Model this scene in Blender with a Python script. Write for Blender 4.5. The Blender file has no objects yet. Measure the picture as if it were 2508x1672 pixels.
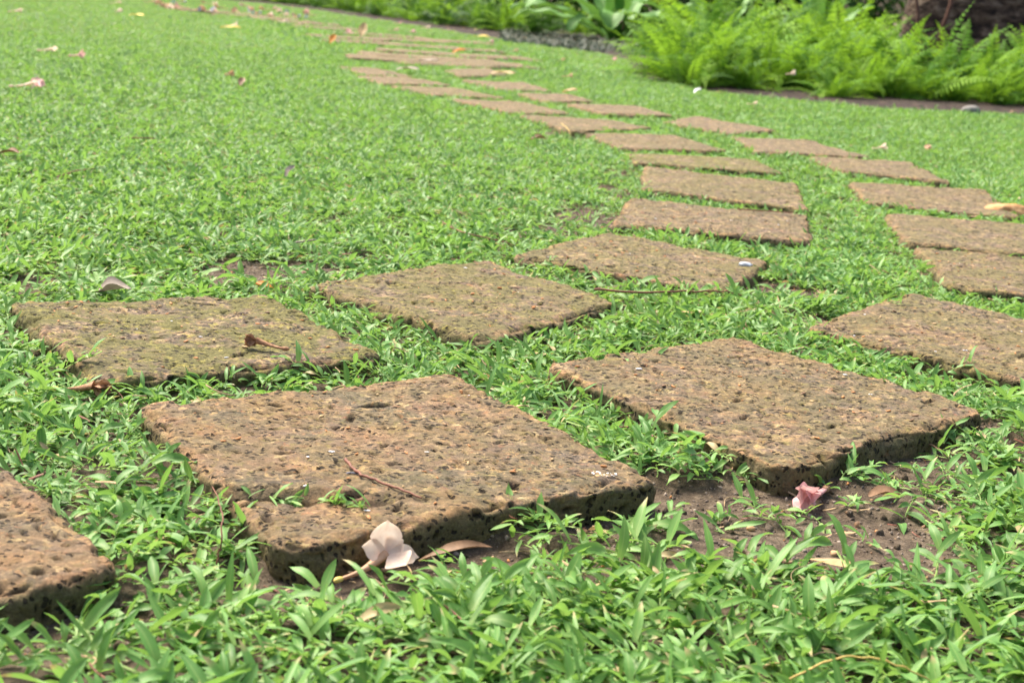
import bpy, math, random
import numpy as np
from mathutils import Vector, Matrix, Euler

# ------------------------------------------------------------------ camera, world, sun, exposure
S = bpy.context.scene
COL = S.collection
CAM_H = 0.45; PITCH = math.radians(13.83); ROLL = math.radians(4.28)
PW, PH, PF = 2508.0, 1672.0, 3500.0
cam = bpy.data.cameras.new('camera'); camo = bpy.data.objects.new('camera', cam); COL.objects.link(camo)
cam.sensor_width = 36.0; cam.lens = PF / PW * 36.0
cam.clip_start = 0.02; cam.clip_end = 500
camo.location = (0, 0, CAM_H)
camo.rotation_euler = (Matrix.Rotation(math.pi/2 - PITCH, 3, 'X') @ Matrix.Rotation(ROLL, 3, 'Z')).to_euler()
cam.dof.use_dof = True; cam.dof.focus_distance = 1.6; cam.dof.aperture_fstop = 11.0
S.camera = camo
S.view_settings.view_transform = 'Standard'; S.view_settings.look = 'None'
S.view_settings.gamma = 1.0; S.view_settings.use_curve_mapping = False
S.view_settings.exposure = 1.50

SUN_EL = math.radians(56); SUN_AZ = math.radians(-42)      # azimuth measured from +Y towards +X
world = bpy.data.worlds.new('World'); S.world = world; world.use_nodes = True
wn = world.node_tree.nodes; wl = world.node_tree.links
sky = wn.new('ShaderNodeTexSky'); sky.sky_type = 'NISHITA'; sky.sun_disc = False
sky.sun_elevation = SUN_EL; sky.sun_rotation = SUN_AZ
sky.dust_density = 5.0; sky.air_density = 1.0; sky.ozone_density = 0.6
wl.new(sky.outputs[0], wn['Background'].inputs['Color']); wn['Background'].inputs['Strength'].default_value = 0.11
sun = bpy.data.lights.new('sun', 'SUN'); suno = bpy.data.objects.new('sun', sun); COL.objects.link(suno)
sun.energy = 3.0; sun.angle = math.radians(24); sun.color = (1.0, 0.92, 0.78)
sd = Vector((math.sin(SUN_AZ)*math.cos(SUN_EL), math.cos(SUN_AZ)*math.cos(SUN_EL), math.sin(SUN_EL)))
suno.rotation_euler = sd.to_track_quat('Z', 'Y').to_euler(); suno.location = (0, 0, 20)

# ------------------------------------------------------------------ helpers
rng = np.random.default_rng(7); random.seed(7)
def G(px, py, z=0.0):
    """a place on the level ground (height z) seen at a spot of the photograph"""
    x = (px - PW/2)/PF; y = -(py - PH/2)/PF
    c, s = math.cos(ROLL), math.sin(ROLL); x, y = c*x - s*y, s*x + c*y
    cp, sp = math.cos(PITCH), math.sin(PITCH)
    dx, dy, dz = x, cp + y*sp, -sp + y*cp
    t = (z - CAM_H)/dz
    return Vector((dx*t, dy*t, z))
def tag(o, label=None, cat=None, group=None, kind=None):
    if label: o['label'] = label
    if cat: o['category'] = cat
    if group: o['group'] = group
    if kind: o['kind'] = kind
    return o
def empty(name, loc, rz=0.0, label=None, cat=None, group=None):
    o = bpy.data.objects.new(name, None); COL.objects.link(o); o.empty_display_size = 0.05
    o.location = loc; o.rotation_euler = (0, 0, rz); return tag(o, label, cat, group)
def mk_mesh(name, V, F, mat=None, smooth=True, cols=None):
    me = bpy.data.meshes.new(name)
    V = np.asarray(V, dtype=np.float32)
    me.from_pydata(V.tolist() if len(V) < 5000 else [tuple(v) for v in V.tolist()], [], F if isinstance(F, list) else F.tolist())
    if mat: me.materials.append(mat)
    if smooth: me.polygons.foreach_set('use_smooth', np.ones(len(me.polygons), dtype=bool))
    if cols is not None:
        a = me.attributes.new('leafcol', 'FLOAT_COLOR', 'POINT')
        c = np.ones((len(V), 4), dtype=np.float32); c[:, :3] = cols
        a.data.foreach_set('color', c.ravel())
    me.update(); return me
def obj(name, me, parent=None, loc=None):
    o = bpy.data.objects.new(name, me); COL.objects.link(o)
    if parent is not None: o.parent = parent
    if loc is not None: o.location = loc
    return o
def vnoise(P, seed=0):
    P = np.asarray(P, float); i = np.floor(P).astype(np.int64); f = P - i; f = f*f*(3-2*f)
    def h(a, b, c):
        n = (a*374761393 + b*668265263 + c*2147483647 + seed*1274126177) & 0xffffffff
        n = ((n ^ (n >> 13))*1274126177) & 0xffffffff
        n = ((n ^ (n >> 16))*2246822519) & 0xffffffff
        return (n ^ (n >> 15)).astype(float)/4294967295.0
    x, y, z = i[..., 0], i[..., 1], i[..., 2]; fx, fy, fz = f[..., 0], f[..., 1], f[..., 2]
    r = 0
    for a in (0, 1):
        for b in (0, 1):
            for c in (0, 1):
                r = r + (fx if a else 1-fx)*(fy if b else 1-fy)*(fz if c else 1-fz)*h(x+a, y+b, z+c)
    return r*2-1
def fbm(P, sc, seed=0, oct=3):
    r = 0; a = 1.0; P = np.asarray(P, float)
    for k in range(oct):
        r = r + a*vnoise(P/sc + 17.3*k, seed+k); sc = sc/2.03; a *= .5
    return r

# ------------------------------------------------------------------ materials
class NT:
    def __init__(s, name):
        s.m = bpy.data.materials.new(name); s.m.use_nodes = True; s.t = s.m.node_tree; s.n = s.t.nodes; s.l = s.t.links
        s.b = s.n['Principled BSDF']; s.out = s.n['Material Output']
    def new(s, ty, **kw):
        nd = s.n.new(ty)
        for k, v in kw.items(): setattr(nd, k, v)
        return nd
    def link(s, a, b): s.l.new(a, b)
    def coord(s, scale=(1, 1, 1), kind='Object'):
        tc = s.new('ShaderNodeTexCoord'); mp = s.new('ShaderNodeMapping'); mp.inputs['Scale'].default_value = scale
        s.link(tc.outputs[kind], mp.inputs['Vector']); return mp.outputs[0]
    def noise(s, vec, scale, detail=4, rough=.55, dist=0):
        n = s.new('ShaderNodeTexNoise'); n.inputs['Scale'].default_value = scale; n.inputs['Detail'].default_value = detail
        n.inputs['Roughness'].default_value = rough; n.inputs['Distortion'].default_value = dist
        if vec is not None: s.link(vec, n.inputs['Vector'])
        return n.outputs['Fac']
    def voro(s, vec, scale, feature='F1', out='Distance', rand=1.0):
        n = s.new('ShaderNodeTexVoronoi'); n.feature = feature; n.inputs['Scale'].default_value = scale
        n.inputs['Randomness'].default_value = rand
        if vec is not None: s.link(vec, n.inputs['Vector'])
        return n.outputs[out]
    def ramp(s, fac, stops):
        r = s.new('ShaderNodeValToRGB'); e = r.color_ramp.elements
        while len(e) < len(stops): e.new(.5)
        for k, (p, c) in enumerate(stops):
            e[k].position = p; e[k].color = (c, c, c, 1) if not hasattr(c, '__len__') else (*c, 1)
        s.link(fac, r.inputs[0]); return r.outputs[0]
    def mix(s, fac, a, b, bt='MIX'):
        m = s.new('ShaderNodeMix'); m.data_type = 'RGBA'; m.blend_type = bt
        for sk, v in ((m.inputs[0], fac), (m.inputs[6], a), (m.inputs[7], b)):
            if isinstance(v, bpy.types.NodeSocket): s.link(v, sk)
            elif hasattr(v, '__len__'): sk.default_value = (*v, 1)
            else: sk.default_value = v
        return m.outputs[2]
    def math(s, op, a, b=None, clamp=False):
        m = s.new('ShaderNodeMath'); m.operation = op; m.use_clamp = clamp
        for sk, v in ((m.inputs[0], a), (m.inputs[1], b)):
            if v is None: continue
            if isinstance(v, bpy.types.NodeSocket): s.link(v, sk)
            else: sk.default_value = v
        return m.outputs[0]
    def attr(s, name, ty='GEOMETRY'):
        a = s.new('ShaderNodeAttribute'); a.attribute_name = name; a.attribute_type = ty; return a
    def bump(s, h, strength=.5, dist=.002, prev=None):
        b = s.new('ShaderNodeBump'); b.inputs['Strength'].default_value = strength; b.inputs['Distance'].default_value = dist
        s.link(h, b.inputs['Height'])
        if prev is not None: s.link(prev, b.inputs['Normal'])
        return b.outputs[0]

def leaf_material(name, stops, dry=(.50, .40, .20), rib=(.30, .42, .12), trans=(.20, .42, .04), rough=.42, tw=.36, patch=True, dryp=.984, spec=.45):
    q = NT(name); a = q.attr('leafcol'); sp = q.new('ShaderNodeSeparateColor'); q.link(a.outputs['Color'], sp.inputs[0])
    inst = q.attr('hue', 'INSTANCER')
    r = q.math('ADD', q.math('MULTIPLY', sp.outputs[0], .62), q.math('MULTIPLY', inst.outputs['Fac'], .38))
    base = q.ramp(r, stops)
    if patch:
        g = q.new('ShaderNodeNewGeometry'); n = q.noise(g.outputs['Position'], 1.3, 3)
        base = q.mix(q.math('MULTIPLY', q.ramp(n, [(.38, 0.0), (.62, 1.0)]), .3), base, (.19, .33, .055))
    # paler midrib and base, lighter margin
    ribf = q.ramp(sp.outputs[2], [(0.0, 1.0), (.16, 0.0)])
    base = q.mix(q.math('MULTIPLY', ribf, .45), base, rib)
    bf = q.ramp(sp.outputs[1], [(0.0, 1.0), (.35, 0.0)])
    base = q.mix(q.math('MULTIPLY', bf, .4), base, rib)
    df = q.math('MAXIMUM', q.math('GREATER_THAN', sp.outputs[0], dryp), q.math('MULTIPLY', q.math('GREATER_THAN', sp.outputs[0], dryp-.16), q.ramp(sp.outputs[1], [(.68, 0.0), (.88, .85)])))
    base = q.mix(df, base, dry)
    q.link(base, q.b.inputs['Base Color']); q.b.inputs['Roughness'].default_value = rough
    q.b.inputs['Specular IOR Level'].default_value = spec
    tr = q.new('ShaderNodeBsdfTranslucent'); q.link(q.mix(df, q.mix(.55, base, trans), (.35, .22, .1)), tr.inputs['Color'])
    ms = q.new('ShaderNodeMixShader'); ms.inputs[0].default_value = tw
    q.link(q.b.outputs[0], ms.inputs[1]); q.link(tr.outputs[0], ms.inputs[2]); q.link(ms.outputs[0], q.out.inputs['Surface'])
    return q.m

M_GRASS = leaf_material('grass_leaf', [(0, (.048, .135, .024)), (.3, (.085, .220, .050)), (.7, (.145, .320, .080)), (1, (.25, .43, .115))], rough=.50, spec=.34, tw=.38, rib=(.38, .50, .15), trans=(.30, .50, .08))
M_FERN = leaf_material('fern_leaf', [(0, (.03, .11, .010)), (.4, (.13, .29, .020)), (1, (.36, .50, .05))], trans=(.34, .58, .04), rough=.65, tw=.35, patch=False, dryp=.985, spec=.15)
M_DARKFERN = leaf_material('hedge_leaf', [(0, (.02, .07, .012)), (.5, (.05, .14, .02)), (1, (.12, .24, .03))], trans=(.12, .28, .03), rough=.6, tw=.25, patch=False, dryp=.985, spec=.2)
M_NEST = leaf_material('nest_fern_leaf', [(0, (.09, .22, .04)), (.5, (.13, .29, .06)), (1, (.19, .36, .08))], trans=(.18, .36, .05), rough=.55, spec=.25, tw=.25, patch=False, dryp=2, rib=(.16, .26, .07))
M_MONDO = leaf_material('dark_strap_leaf', [(0, (.006, .022, .010)), (.6, (.012, .045, .018)), (1, (.03, .08, .025))], trans=(.04, .1, .03), rough=.5, tw=.1, patch=False, dryp=.99, rib=(.03, .06, .03))

def stone_material():
    q = NT('laterite'); v = q.coord(); mo = q.attr('moss', 'OBJECT').outputs['Fac']; wa = q.attr('warm', 'OBJECT').outputs['Fac']
    oi = q.new('ShaderNodeObjectInfo'); off = q.new('ShaderNodeVectorMath'); off.operation = 'ADD'
    sc = q.new('ShaderNodeVectorMath'); sc.operation = 'SCALE'; sc.inputs['Scale'].default_value = 7.0
    cmb = q.new('ShaderNodeCombineXYZ')
    for k in range(3): q.link(oi.outputs['Random'], cmb.inputs[k])
    q.link(cmb.outputs[0], sc.inputs[0]); q.link(v, off.inputs[0]); q.link(sc.outputs[0], off.inputs[1]); v = off.outputs[0]
    big = q.noise(v, 9, 5, .6, .6); mid = q.noise(v, 62, 8, .74, .8); fine = q.noise(v, 330, 5, .7)
    dvn = q.new('ShaderNodeTexNoise'); dvn.inputs['Scale'].default_value = 120; q.link(v, dvn.inputs['Vector'])
    dsc = q.new('ShaderNodeVectorMath'); dsc.operation = 'SCALE'; dsc.inputs['Scale'].default_value = .024; q.link(dvn.outputs['Color'], dsc.inputs[0])
    vd = q.new('ShaderNodeVectorMath'); q.link(v, vd.inputs[0]); q.link(dsc.outputs[0], vd.inputs[1]); vd = vd.outputs[0]
    ds2 = q.new('ShaderNodeVectorMath'); ds2.operation = 'SCALE'; ds2.inputs['Scale'].default_value = .006; q.link(dvn.outputs['Color'], ds2.inputs[0])
    ve = q.new('ShaderNodeVectorMath'); q.link(v, ve.inputs[0]); q.link(ds2.outputs[0], ve.inputs[1])
    me_ = q.new('ShaderNodeMapping'); me_.inputs['Scale'].default_value = (1, 1.5, 1); me_.inputs['Rotation'].default_value = (0, 0, .5); q.link(ve.outputs[0], me_.inputs[0]); ve = me_.outputs[0]
    base = q.ramp(mid, [(.37, (.034, .028, .022)), (.44, (.105, .080, .058)), (.51, (.180, .130, .090)), (.575, (.255, .175, .105)), (.62, (.48, .35, .18)), (.70, (.62, .48, .28))])
    # nodules of differing mineral
    cell = q.voro(vd, 110, out='Color'); cs = q.new('ShaderNodeSeparateColor'); q.link(cell, cs.inputs[0])
    cd = q.voro(vd, 110)
    nod = q.math('MULTIPLY', q.math('GREATER_THAN', cs.outputs[0], .72), q.ramp(cd, [(.38, 1.0), (.46, 0.0)]))
    base = q.mix(q.math('MULTIPLY', nod, .75), base, q.mix(cs.outputs[1], (.26, .085, .05), (.50, .34, .15)))
    # rusty warmth
    warm = q.math('MULTIPLY', q.ramp(big, [(.4, 0.0), (.65, 1.0)]), wa)
    base = q.mix(q.math('MULTIPLY', warm, .55), base, (.31, .17, .080))
    rim = q.math('MULTIPLY', q.attr('rim').outputs['Fac'], q.ramp(q.noise(v, 70, 4, .7), [(.42, 0.0), (.54, 1.0)]))
    base = q.mix(q.math('MULTIPLY', rim, .7), base, q.mix(fine, (.30, .12, .05), (.62, .38, .19)))
    # larger ochre flecks
    c2 = q.voro(vd, 62, out='Color'); c2s = q.new('ShaderNodeSeparateColor'); q.link(c2, c2s.inputs[0])
    fl2 = q.math('MULTIPLY', q.math('GREATER_THAN', c2s.outputs[0], .80), q.ramp(q.voro(vd, 62), [(.30, 1.0), (.42, 0.0)]))
    base = q.mix(q.math('MULTIPLY', fl2, .6), base, q.mix(c2s.outputs[1], (.50, .30, .12), (.64, .48, .25)))
    dk = q.ramp(q.noise(v, 17, 6, .7, .8), [(.46, 0.0), (.56, 1.0)])
    base = q.mix(q.math('MULTIPLY', dk, .35), base, q.mix(fine, (.060, .052, .034), (.15, .125, .085)))
    # greyish film of wear on high parts
    film = q.noise(v, 26, 5, .7, .4)
    base = q.mix(q.math('MULTIPLY', q.ramp(film, [(.50, 0.0), (.58, 1.0)]), .30), base, (.14, .11, .09))
    # moss: dull olive and yellow-green lichen
    ms = q.noise(v, 14, 6, .72, .5)
    mf = q.math('MULTIPLY', q.ramp(ms, [(.40, 0.0), (.54, 1.0)]), mo)
    base = q.mix(q.math('MULTIPLY', mf, .8), base, q.mix(fine, (.080, .075, .028), (.19, .170, .055)))
    li = q.math('MULTIPLY', q.ramp(q.noise(v, 75, 4, .7), [(.56, 0.0), (.64, 1.0)]), mo)
    base = q.mix(q.math('MULTIPLY', li, .6), base, (.34, .29, .07))
    # algae on the damp sides
    sd_ = q.attr('side').outputs['Fac']
    al = q.math('MULTIPLY', sd_, q.ramp(q.noise(v, 24, 5, .65), [(.3, .35), (.6, 1.0)]))
    base = q.mix(q.math('MULTIPLY', al, .75), base, q.mix(fine, (.075, .065, .030), (.17, .155, .060)))
    # mesh pits and small pores coloured near black
    pit = q.attr('pit').outputs['Fac']
    vp = q.voro(ve, 125); pr = q.math('MULTIPLY', q.ramp(vp, [(.31, 1.0), (.38, 0.0)]), q.ramp(q.noise(v, 48, 2), [(.48, 0.0), (.52, 1.0)]))
    pp = q.math('MAXIMUM', pit, pr)
    base = q.mix(q.math('MULTIPLY', pp, .88), base, (.018, .013, .009))
    base = q.mix(.55, base, q.ramp(fine, [(.3, .25), (.5, .5), (.72, .85)]), 'OVERLAY')
    q.link(base, q.b.inputs['Base Color']); q.b.inputs['Roughness'].default_value = .88; q.b.inputs['Specular IOR Level'].default_value = .25
    h1 = q.math('SUBTRACT', q.math('ADD', mid, q.math('MULTIPLY', fine, .35)), q.math('MULTIPLY', pr, .8))
    b1 = q.bump(h1, 1.0, .006); q.link(b1, q.b.inputs['Normal'])
    return q.m
M_STONE = stone_material()

def soil_material():
    q = NT('soil'); v = q.coord(kind='Object'); a = q.noise(v, 6, 6, .6); b = q.noise(v, 90, 5, .7); c = q.noise(v, 420, 3, .7)
    base = q.ramp(b, [(.28, (.036, .027, .018)), (.5, (.105, .080, .054)), (.7, (.23, .18, .125))])
    base = q.mix(q.ramp(a, [(.4, 0.0), (.65, .6)]), base, (.075, .050, .035))
    base = q.mix(q.math('MULTIPLY', q.ramp(c, [(.62, 0.0), (.72, 1.0)]), .7), base, (.36, .31, .26))
    q.link(base, q.b.inputs['Base Color']); q.b.inputs['Roughness'].default_value = .95; q.b.inputs['Specular IOR Level'].default_value = .2
    q.link(q.bump(q.math('ADD', b, q.math('MULTIPLY', c, .5)), 1.0, .006), q.b.inputs['Normal']); return q.m
M_SOIL = soil_material()

def simple(name, stops, scale=60, rough=.7, trans=0.0, bump=.3, bd=.001, wav=(1, 1, 1), spec=.3):
    q = NT(name); v = q.coord(wav); n = q.noise(v, scale, 5, .6, .5)
    c = q.ramp(n, stops); q.link(c, q.b.inputs['Base Color']); q.b.inputs['Roughness'].default_value = rough
    q.b.inputs['Specular IOR Level'].default_value = spec
    q.link(q.bump(n, bump, bd), q.b.inputs['Normal'])
    if trans:
        tr = q.new('ShaderNodeBsdfTranslucent'); q.link(c, tr.inputs['Color']); ms = q.new('ShaderNodeMixShader'); ms.inputs[0].default_value = trans
        q.link(q.b.outputs[0], ms.inputs[1]); q.link(tr.outputs[0], ms.inputs[2]); q.link(ms.outputs[0], q.out.inputs['Surface'])
    return q.m
M_PETAL = simple('pale_pink_petal', [(.3, (.72, .52, .40)), (.55, (.84, .67, .54)), (.75, (.90, .78, .66))], 90, .55, .35)
M_TUBE = simple('peach_flower_tube', [(.3, (.50, .28, .17)), (.7, (.68, .45, .28))], 80, .55, .25, wav=(.4, 2, 2))
M_CALYX = simple('yellow_calyx', [(.3, (.48, .34, .07)), (.7, (.66, .52, .14))], 60, .5)
M_PINK = simple('wilted_pink_petal', [(.3, (.55, .26, .25)), (.55, (.74, .44, .43)), (.75, (.84, .62, .58))], 120, .6, .3, .5)
M_BROWN = simple('withered_brown_petal', [(.3, (.16, .07, .035)), (.5, (.32, .16, .08)), (.72, (.50, .30, .17))], 160, .7, .1, .8)
M_DRYLEAF = simple('grey_dry_leaf', [(.3, (.22, .17, .13)), (.6, (.33, .27, .22)), (.8, (.42, .36, .30))], 60, .65, .1, .4)
M_TANLEAF = simple('tan_dry_leaf', [(.3, (.34, .22, .10)), (.6, (.52, .37, .18)), (.8, (.62, .48, .27))], 70, .6, .2, .4)
M_BROWNLEAF = simple('brown_dry_leaf', [(.3, (.14, .08, .04)), (.6, (.26, .15, .08)), (.8, (.38, .24, .13))], 70, .6, .1, .4)
M_ORANGE = simple('orange_leaf', [(.3, (.50, .14, .02)), (.7, (.72, .30, .05))], 60, .6, .2)
M_YELLOW = simple('yellow_leaf', [(.3, (.60, .42, .06)), (.7, (.78, .60, .14))], 60, .6, .2)
M_TWIG = simple('red_brown_twig', [(.3, (.10, .035, .02)), (.7, (.25, .10, .06))], 200, .6, 0, .5)
M_STALK = simple('ochre_grass_stalk', [(.3, (.35, .24, .06)), (.7, (.55, .40, .12))], 100, .6, 0, .2)
M_RUST = simple('rusty_metal', [(.3, (.09, .045, .03)), (.7, (.20, .10, .07))], 80, .8)
M_WHITE = simple('white_fleck', [(.3, (.70, .70, .72)), (.7, (.88, .88, .88))], 300, .7)
M_FLUFF = simple('white_fluff', [(.3, (.55, .60, .68)), (.7, (.80, .84, .90))], 300, .9, .3)
M_DARKBIT = simple('dark_blue_dropping', [(.4, (.03, .035, .06)), (.62, (.12, .13, .2)), (.7, (.6, .6, .62))], 500, .5)
M_PEBBLE = simple('tan_pebble', [(.3, (.30, .16, .07)), (.55, (.48, .31, .16)), (.8, (.62, .47, .30))], 60, .6)
M_GREYPEB = simple('grey_pebble', [(.3, (.12, .11, .10)), (.8, (.30, .28, .25))], 60, .7)
M_ROCK = simple('weathered_rock', [(.35, (.014, .009, .006)), (.46, (.055, .034, .022)), (.55, (.11, .072, .046)), (.66, (.22, .16, .11))], 8, .9, 0, 1.0, .05, (1, 1, 2.2))
M_BARK = simple('red_brown_bark', [(.3, (.05, .025, .018)), (.7, (.16, .075, .05))], 30, .85, 0, 1.0, .01, (1, 1, .3))
M_HUSK = simple('seed_husk', [(.3, (.30, .10, .03)), (.5, (.50, .22, .07)), (.75, (.66, .46, .22))], 25, .6)
M_GRIT = simple('grit', [(.3, (.05, .035, .028)), (.55, (.16, .12, .09)), (.75, (.45, .38, .30))], 22, .7)
M_FRESH = simple('freshly_broken_laterite', [(.3, (.35, .15, .06)), (.55, (.58, .32, .14)), (.75, (.70, .46, .24))], 60, .9, 0, 1.0, .004)
M_THATCH = simple('dry_thatch', [(.3, (.26, .17, .09)), (.7, (.50, .38, .22))], 30, .8)

# ------------------------------------------------------------------ stepping stones: corners of the top face
def quad(*pts): return np.array([list(G(*p))[:2] for p in pts])
def from_corner(R, toB, toF, lb=.40, lf=.40):
    """quad given its right corner and the photo directions of its two visible edges"""
    R, B, F = (np.array(list(G(*p))[:2]) for p in (R, toB, toF))
    b = (B-R)/np.linalg.norm(B-R)*lb; f = (F-R)/np.linalg.norm(F-R)*lf
    return np.array([R+f, R+f+b, R+b, R])
def generic(px, py, ang, w=.40, d=.37):
    c = np.array(list(G(px, py))[:2]); u = np.array([math.cos(ang), math.sin(ang)]); v = np.array([-u[1], u[0]])
    return np.array([c-u*w/2-v*d/2, c-u*w/2+v*d/2, c+u*w/2+v*d/2, c+u*w/2-v*d/2])
GP = 'laterite stepping stones of the garden path'
def completed(BL, toBR, FL, w=.40):
    BL, T, FL = (np.array(list(G(*p))[:2]) for p in (BL, toBR, FL))
    u = (T-BL)/np.linalg.norm(T-BL)*w
    return np.array([FL, BL, BL+u, FL+u])
# (quad, cell size, moss, warm, label)
SL = [
 (quad((320,984),(1105,912),(1624,1172),(693,1330)), .0021, .30, 1.3, 'big foreground laterite block with a curved twig and a grassy crack on top'),
 (from_corner((322,1384),(-2,1112),(2,1446)), .0021, .12, 1.6, 'rough orange laterite block cut off by the left edge of the picture at the bottom'),
 (quad((1331,893),(1800,818),(2434,1003),(1911,1144)), .0022, .40, .9, 'large pitted reddish laterite block behind the bare dirt with the wilted pink flower'),
 (quad((12,738),(660,722),(940,868),(237,931)), .0026, 1.15, .1, 'dark mossy olive laterite block at the left with a brown withered blossom lying on it'),
 (quad((738,692),(1190,633),(1523,738),(1171,832)), .0028, .9, .5, 'yellowish mossy laterite block behind the big foreground one, with a hole near its back'),
 (completed((2229,716),(2508,776),(1963,799)), .0030, .6, .6, 'mossy brown laterite block at the right edge, just behind the large reddish one'),
 (quad((1246,622),(1491,568),(1892,638),(1780,715)), .0032, .7, .3, 'grey-brown laterite block with a tuft of white fluff at its right end'),
 (completed((2240,602),(2508,628),(2320,700)), .0045, .7, .4, 'dark laterite block at the right edge with pale scuffs, behind the mossy brown one'),
 (quad((1495,545),(1542,484),(1984,524),(1990,592)), .0042, .35, .35, 'laterite block with a thin dark red twig along its back edge'),
 (completed((2165,517),(2508,546),(2215,594)), .0055, .35, .5, 'right-edge laterite block just in front of the one with a broken orange corner'),
 (quad((1569,460),(1576,404),(1953,447),(1980,514)), .0050, .4, .5, 'left-row laterite block with straight left side, one behind the block with the thin twig'),
 (quad((2116,492),(2079,444),(2410,464),(2504,534)), .0055, .2, .9, 'tan laterite block at the right with a freshly broken orange corner'),
 (quad((1552,398),(1532,372),(1851,389),(1925,424)), .0060, .9, .3, 'narrow mossy dark laterite block pressed against the back of a straight-sided one'),
 (quad((2048,415),(1977,383),(2228,396),(2335,448)), .0065, .2, .6, 'right-row laterite block just behind the one with the broken orange corner'),
 (quad((1510,362),(1430,321),(1655,329),(1790,368)), .0065, .3, .9, 'orange-sided laterite block in the left row, behind the narrow mossy one'),
 (quad((1850,371),(1786,331),(1990,342),(2140,384)), .0075, .1, .6, 'right-row laterite block with a white speck, level with the orange-sided block across'),
 (quad((1400,318),(1265,281),(1470,288),(1602,311)), .0075, .3, .9, 'long laterite block with mossy orange left flank and a thin dry stalk bent over it'),
 (quad((1620,297),(1705,281),(1908,318),(1790,325)), .0085, .1, .8, 'pinkish brown laterite block at the right rim of the path below the fern clump'),
 (quad((1250,274),(1090,238),(1270,246),(1410,277)), .0085, .2, .8, 'left-row laterite block with a crumbly orange corner, third one in front of the sunlit strip'),
 (quad((1480,278),(1385,253),(1557,255),(1652,282)), .010, .1, .7, 'flat laterite block at the right rim, beyond the pinkish one'),
 (quad((1060,230),(951,208),(1120,213),(1242,239)), .010, .5, .8, 'left-row laterite block with a mossy front edge, second in front of the sunlit strip'),
 (quad((1340,247),(1262,227),(1390,228),(1464,246)), .011, .1, .6, 'laterite block with a small pale fallen leaf on its back edge'),
 (quad((940,203),(865,183),(1000,187),(1112,208)), .012, .2, 1.0, 'orange laterite block edge standing proud of the lawn at the left of the path'),
 (quad((1225,218),(1125,195),(1285,202),(1356,221)), .012, .1, .6, 'laterite block right of centre of the path, next to the bright sunlit grass'),
 (quad((895,182),(829,162),(930,167),(1024,188)), .013, .2, .9, 'laterite block at the left rim of the path where it begins to fade into grass'),
 (quad((1130,188),(1085,172),(1200,168),(1248,183)), .013, .2, .8, 'rounded laterite block with a long pale leaf at its right end'),
]
far = [(975,145),(1195,157),(1037,128),(1205,139),(1035,113),(1118,102),(905,84),(1000,98),(800,68),(700,49),(900,104),(510,27),(600,38),(1130,120),(1120,146),(1000,137),(1085,155),(850,92),(960,88),(755,57),(655,42),(560,30)]
FARL = ['far block strip just behind the left-rim block where the path fades', 'far block strip in the right column ending at the pale brownish blossom', 'long thin far block left of the small orange leaf', 'far right-column block strip level with the small orange leaf', 'far block with a mossy shadowed front edge right of the pale upright leaf',
 'sunlit yellowish far block strip beside the yellow leaf', 'far block strip right behind the pale upright leaf', 'far block strip below the pair of pink blossoms near the hedge', 'far block beside the pink and pale blossoms at the left path rim', 'far block strip level with the drift of blossoms at the left', 'sunken far block strip between the orange leaf and the path middle',
 'farthest block strip, at the left end beneath the drift of blossoms', 'second farthest block strip among the drift of blossoms', 'short far block strip on which the small orange leaf lies', 'short far block strip left of centre in the sunlit patch', 'flat far block strip just left of the small orange leaf', 'far block strip just left of the greyish fallen leaf on the far path', 'far block strip just below the pale upright leaf', 'far block strip near the pink blossom at the middle of the far path', 'far block strip just right of the pale blossom at the left path rim', 'dim block strip at the right end of the blossom drift', 'dim block strip in the middle of the blossom drift']
for i, (x, y) in enumerate(far):
    SL.append((generic(x, y, math.radians(10+ (i*37) % 24), .60, .38), .02, .3, .7, FARL[i]))
FARN = len(far)
QUADS = [np.array(s[0]) for s in SL]
def sdist(P, q):
    """distance of points outside (+) or inside (-) a convex quad"""
    P = np.asarray(P); c = q.mean(0); best = np.full(len(P), 1e9); ins = np.ones(len(P), bool)
    for i in range(4):
        a, b = q[i], q[(i+1) % 4]; e = b-a; n = np.array([e[1], -e[0]])
        if n @ (c-a) > 0: n = -n
        w = P-a; t = np.clip((w@e)/(e@e), 0, 1); best = np.minimum(best, np.linalg.norm(w - t[:, None]*e, axis=1))
        ins &= (w@n) <= 0
    return np.where(ins, -best, best)
def near_stone(P):
    P = np.asarray(P); d = np.full(len(P), 9.0)
    for q in QUADS:
        c = q.mean(0); m = np.abs(P-c).max(1) < .8
        if m.any(): d[m] = np.minimum(d[m], sdist(P[m], q))
    return d

# soil level, a little lower in the worn patches
PATCH = [(1960,1305,.18,.13,1.0),(2060,1400,.06,.04,1.0),(2250,1150,.17,.07,.72),(2360,1210,.10,.06,.5),(1500,1300,.10,.03,.95),(1250,1385,.17,.04,1.0),(1000,1420,.10,.038,1.0),(770,1470,.11,.045,.95),(860,1455,.09,.045,1.3),(1720,1360,.10,.06,.55),
 (215,1545,.07,.035,.9),(60,1590,.07,.02,.45),(1440,548,.08,.15,1.0),(1490,485,.05,.15,1.0),(1350,592,.12,.07,1.0),(1430,578,.08,.08,.9),(1200,615,.09,.04,.8),(700,680,.11,.06,1.0),(520,705,.10,.045,.95),(860,650,.10,.04,.7),(620,695,.08,.05,.9),(1880,735,.10,.07,.9),(1510,440,.06,.14,.8),
 (1370,340,.13,.12,.9),(600,1440,.05,.02,.5),(340,700,.14,.03,.7),(120,712,.1,.03,.7),(2480,1090,.05,.05,.8),(1100,640,.1,.02,.4),(240,975,.06,.03,.4),(1740,745,.06,.03,.6)]
PW_ = [(np.array(list(G(p[0], p[1], -.035))[:2]), p[2], p[3], p[4]) for p in PATCH]
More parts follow.
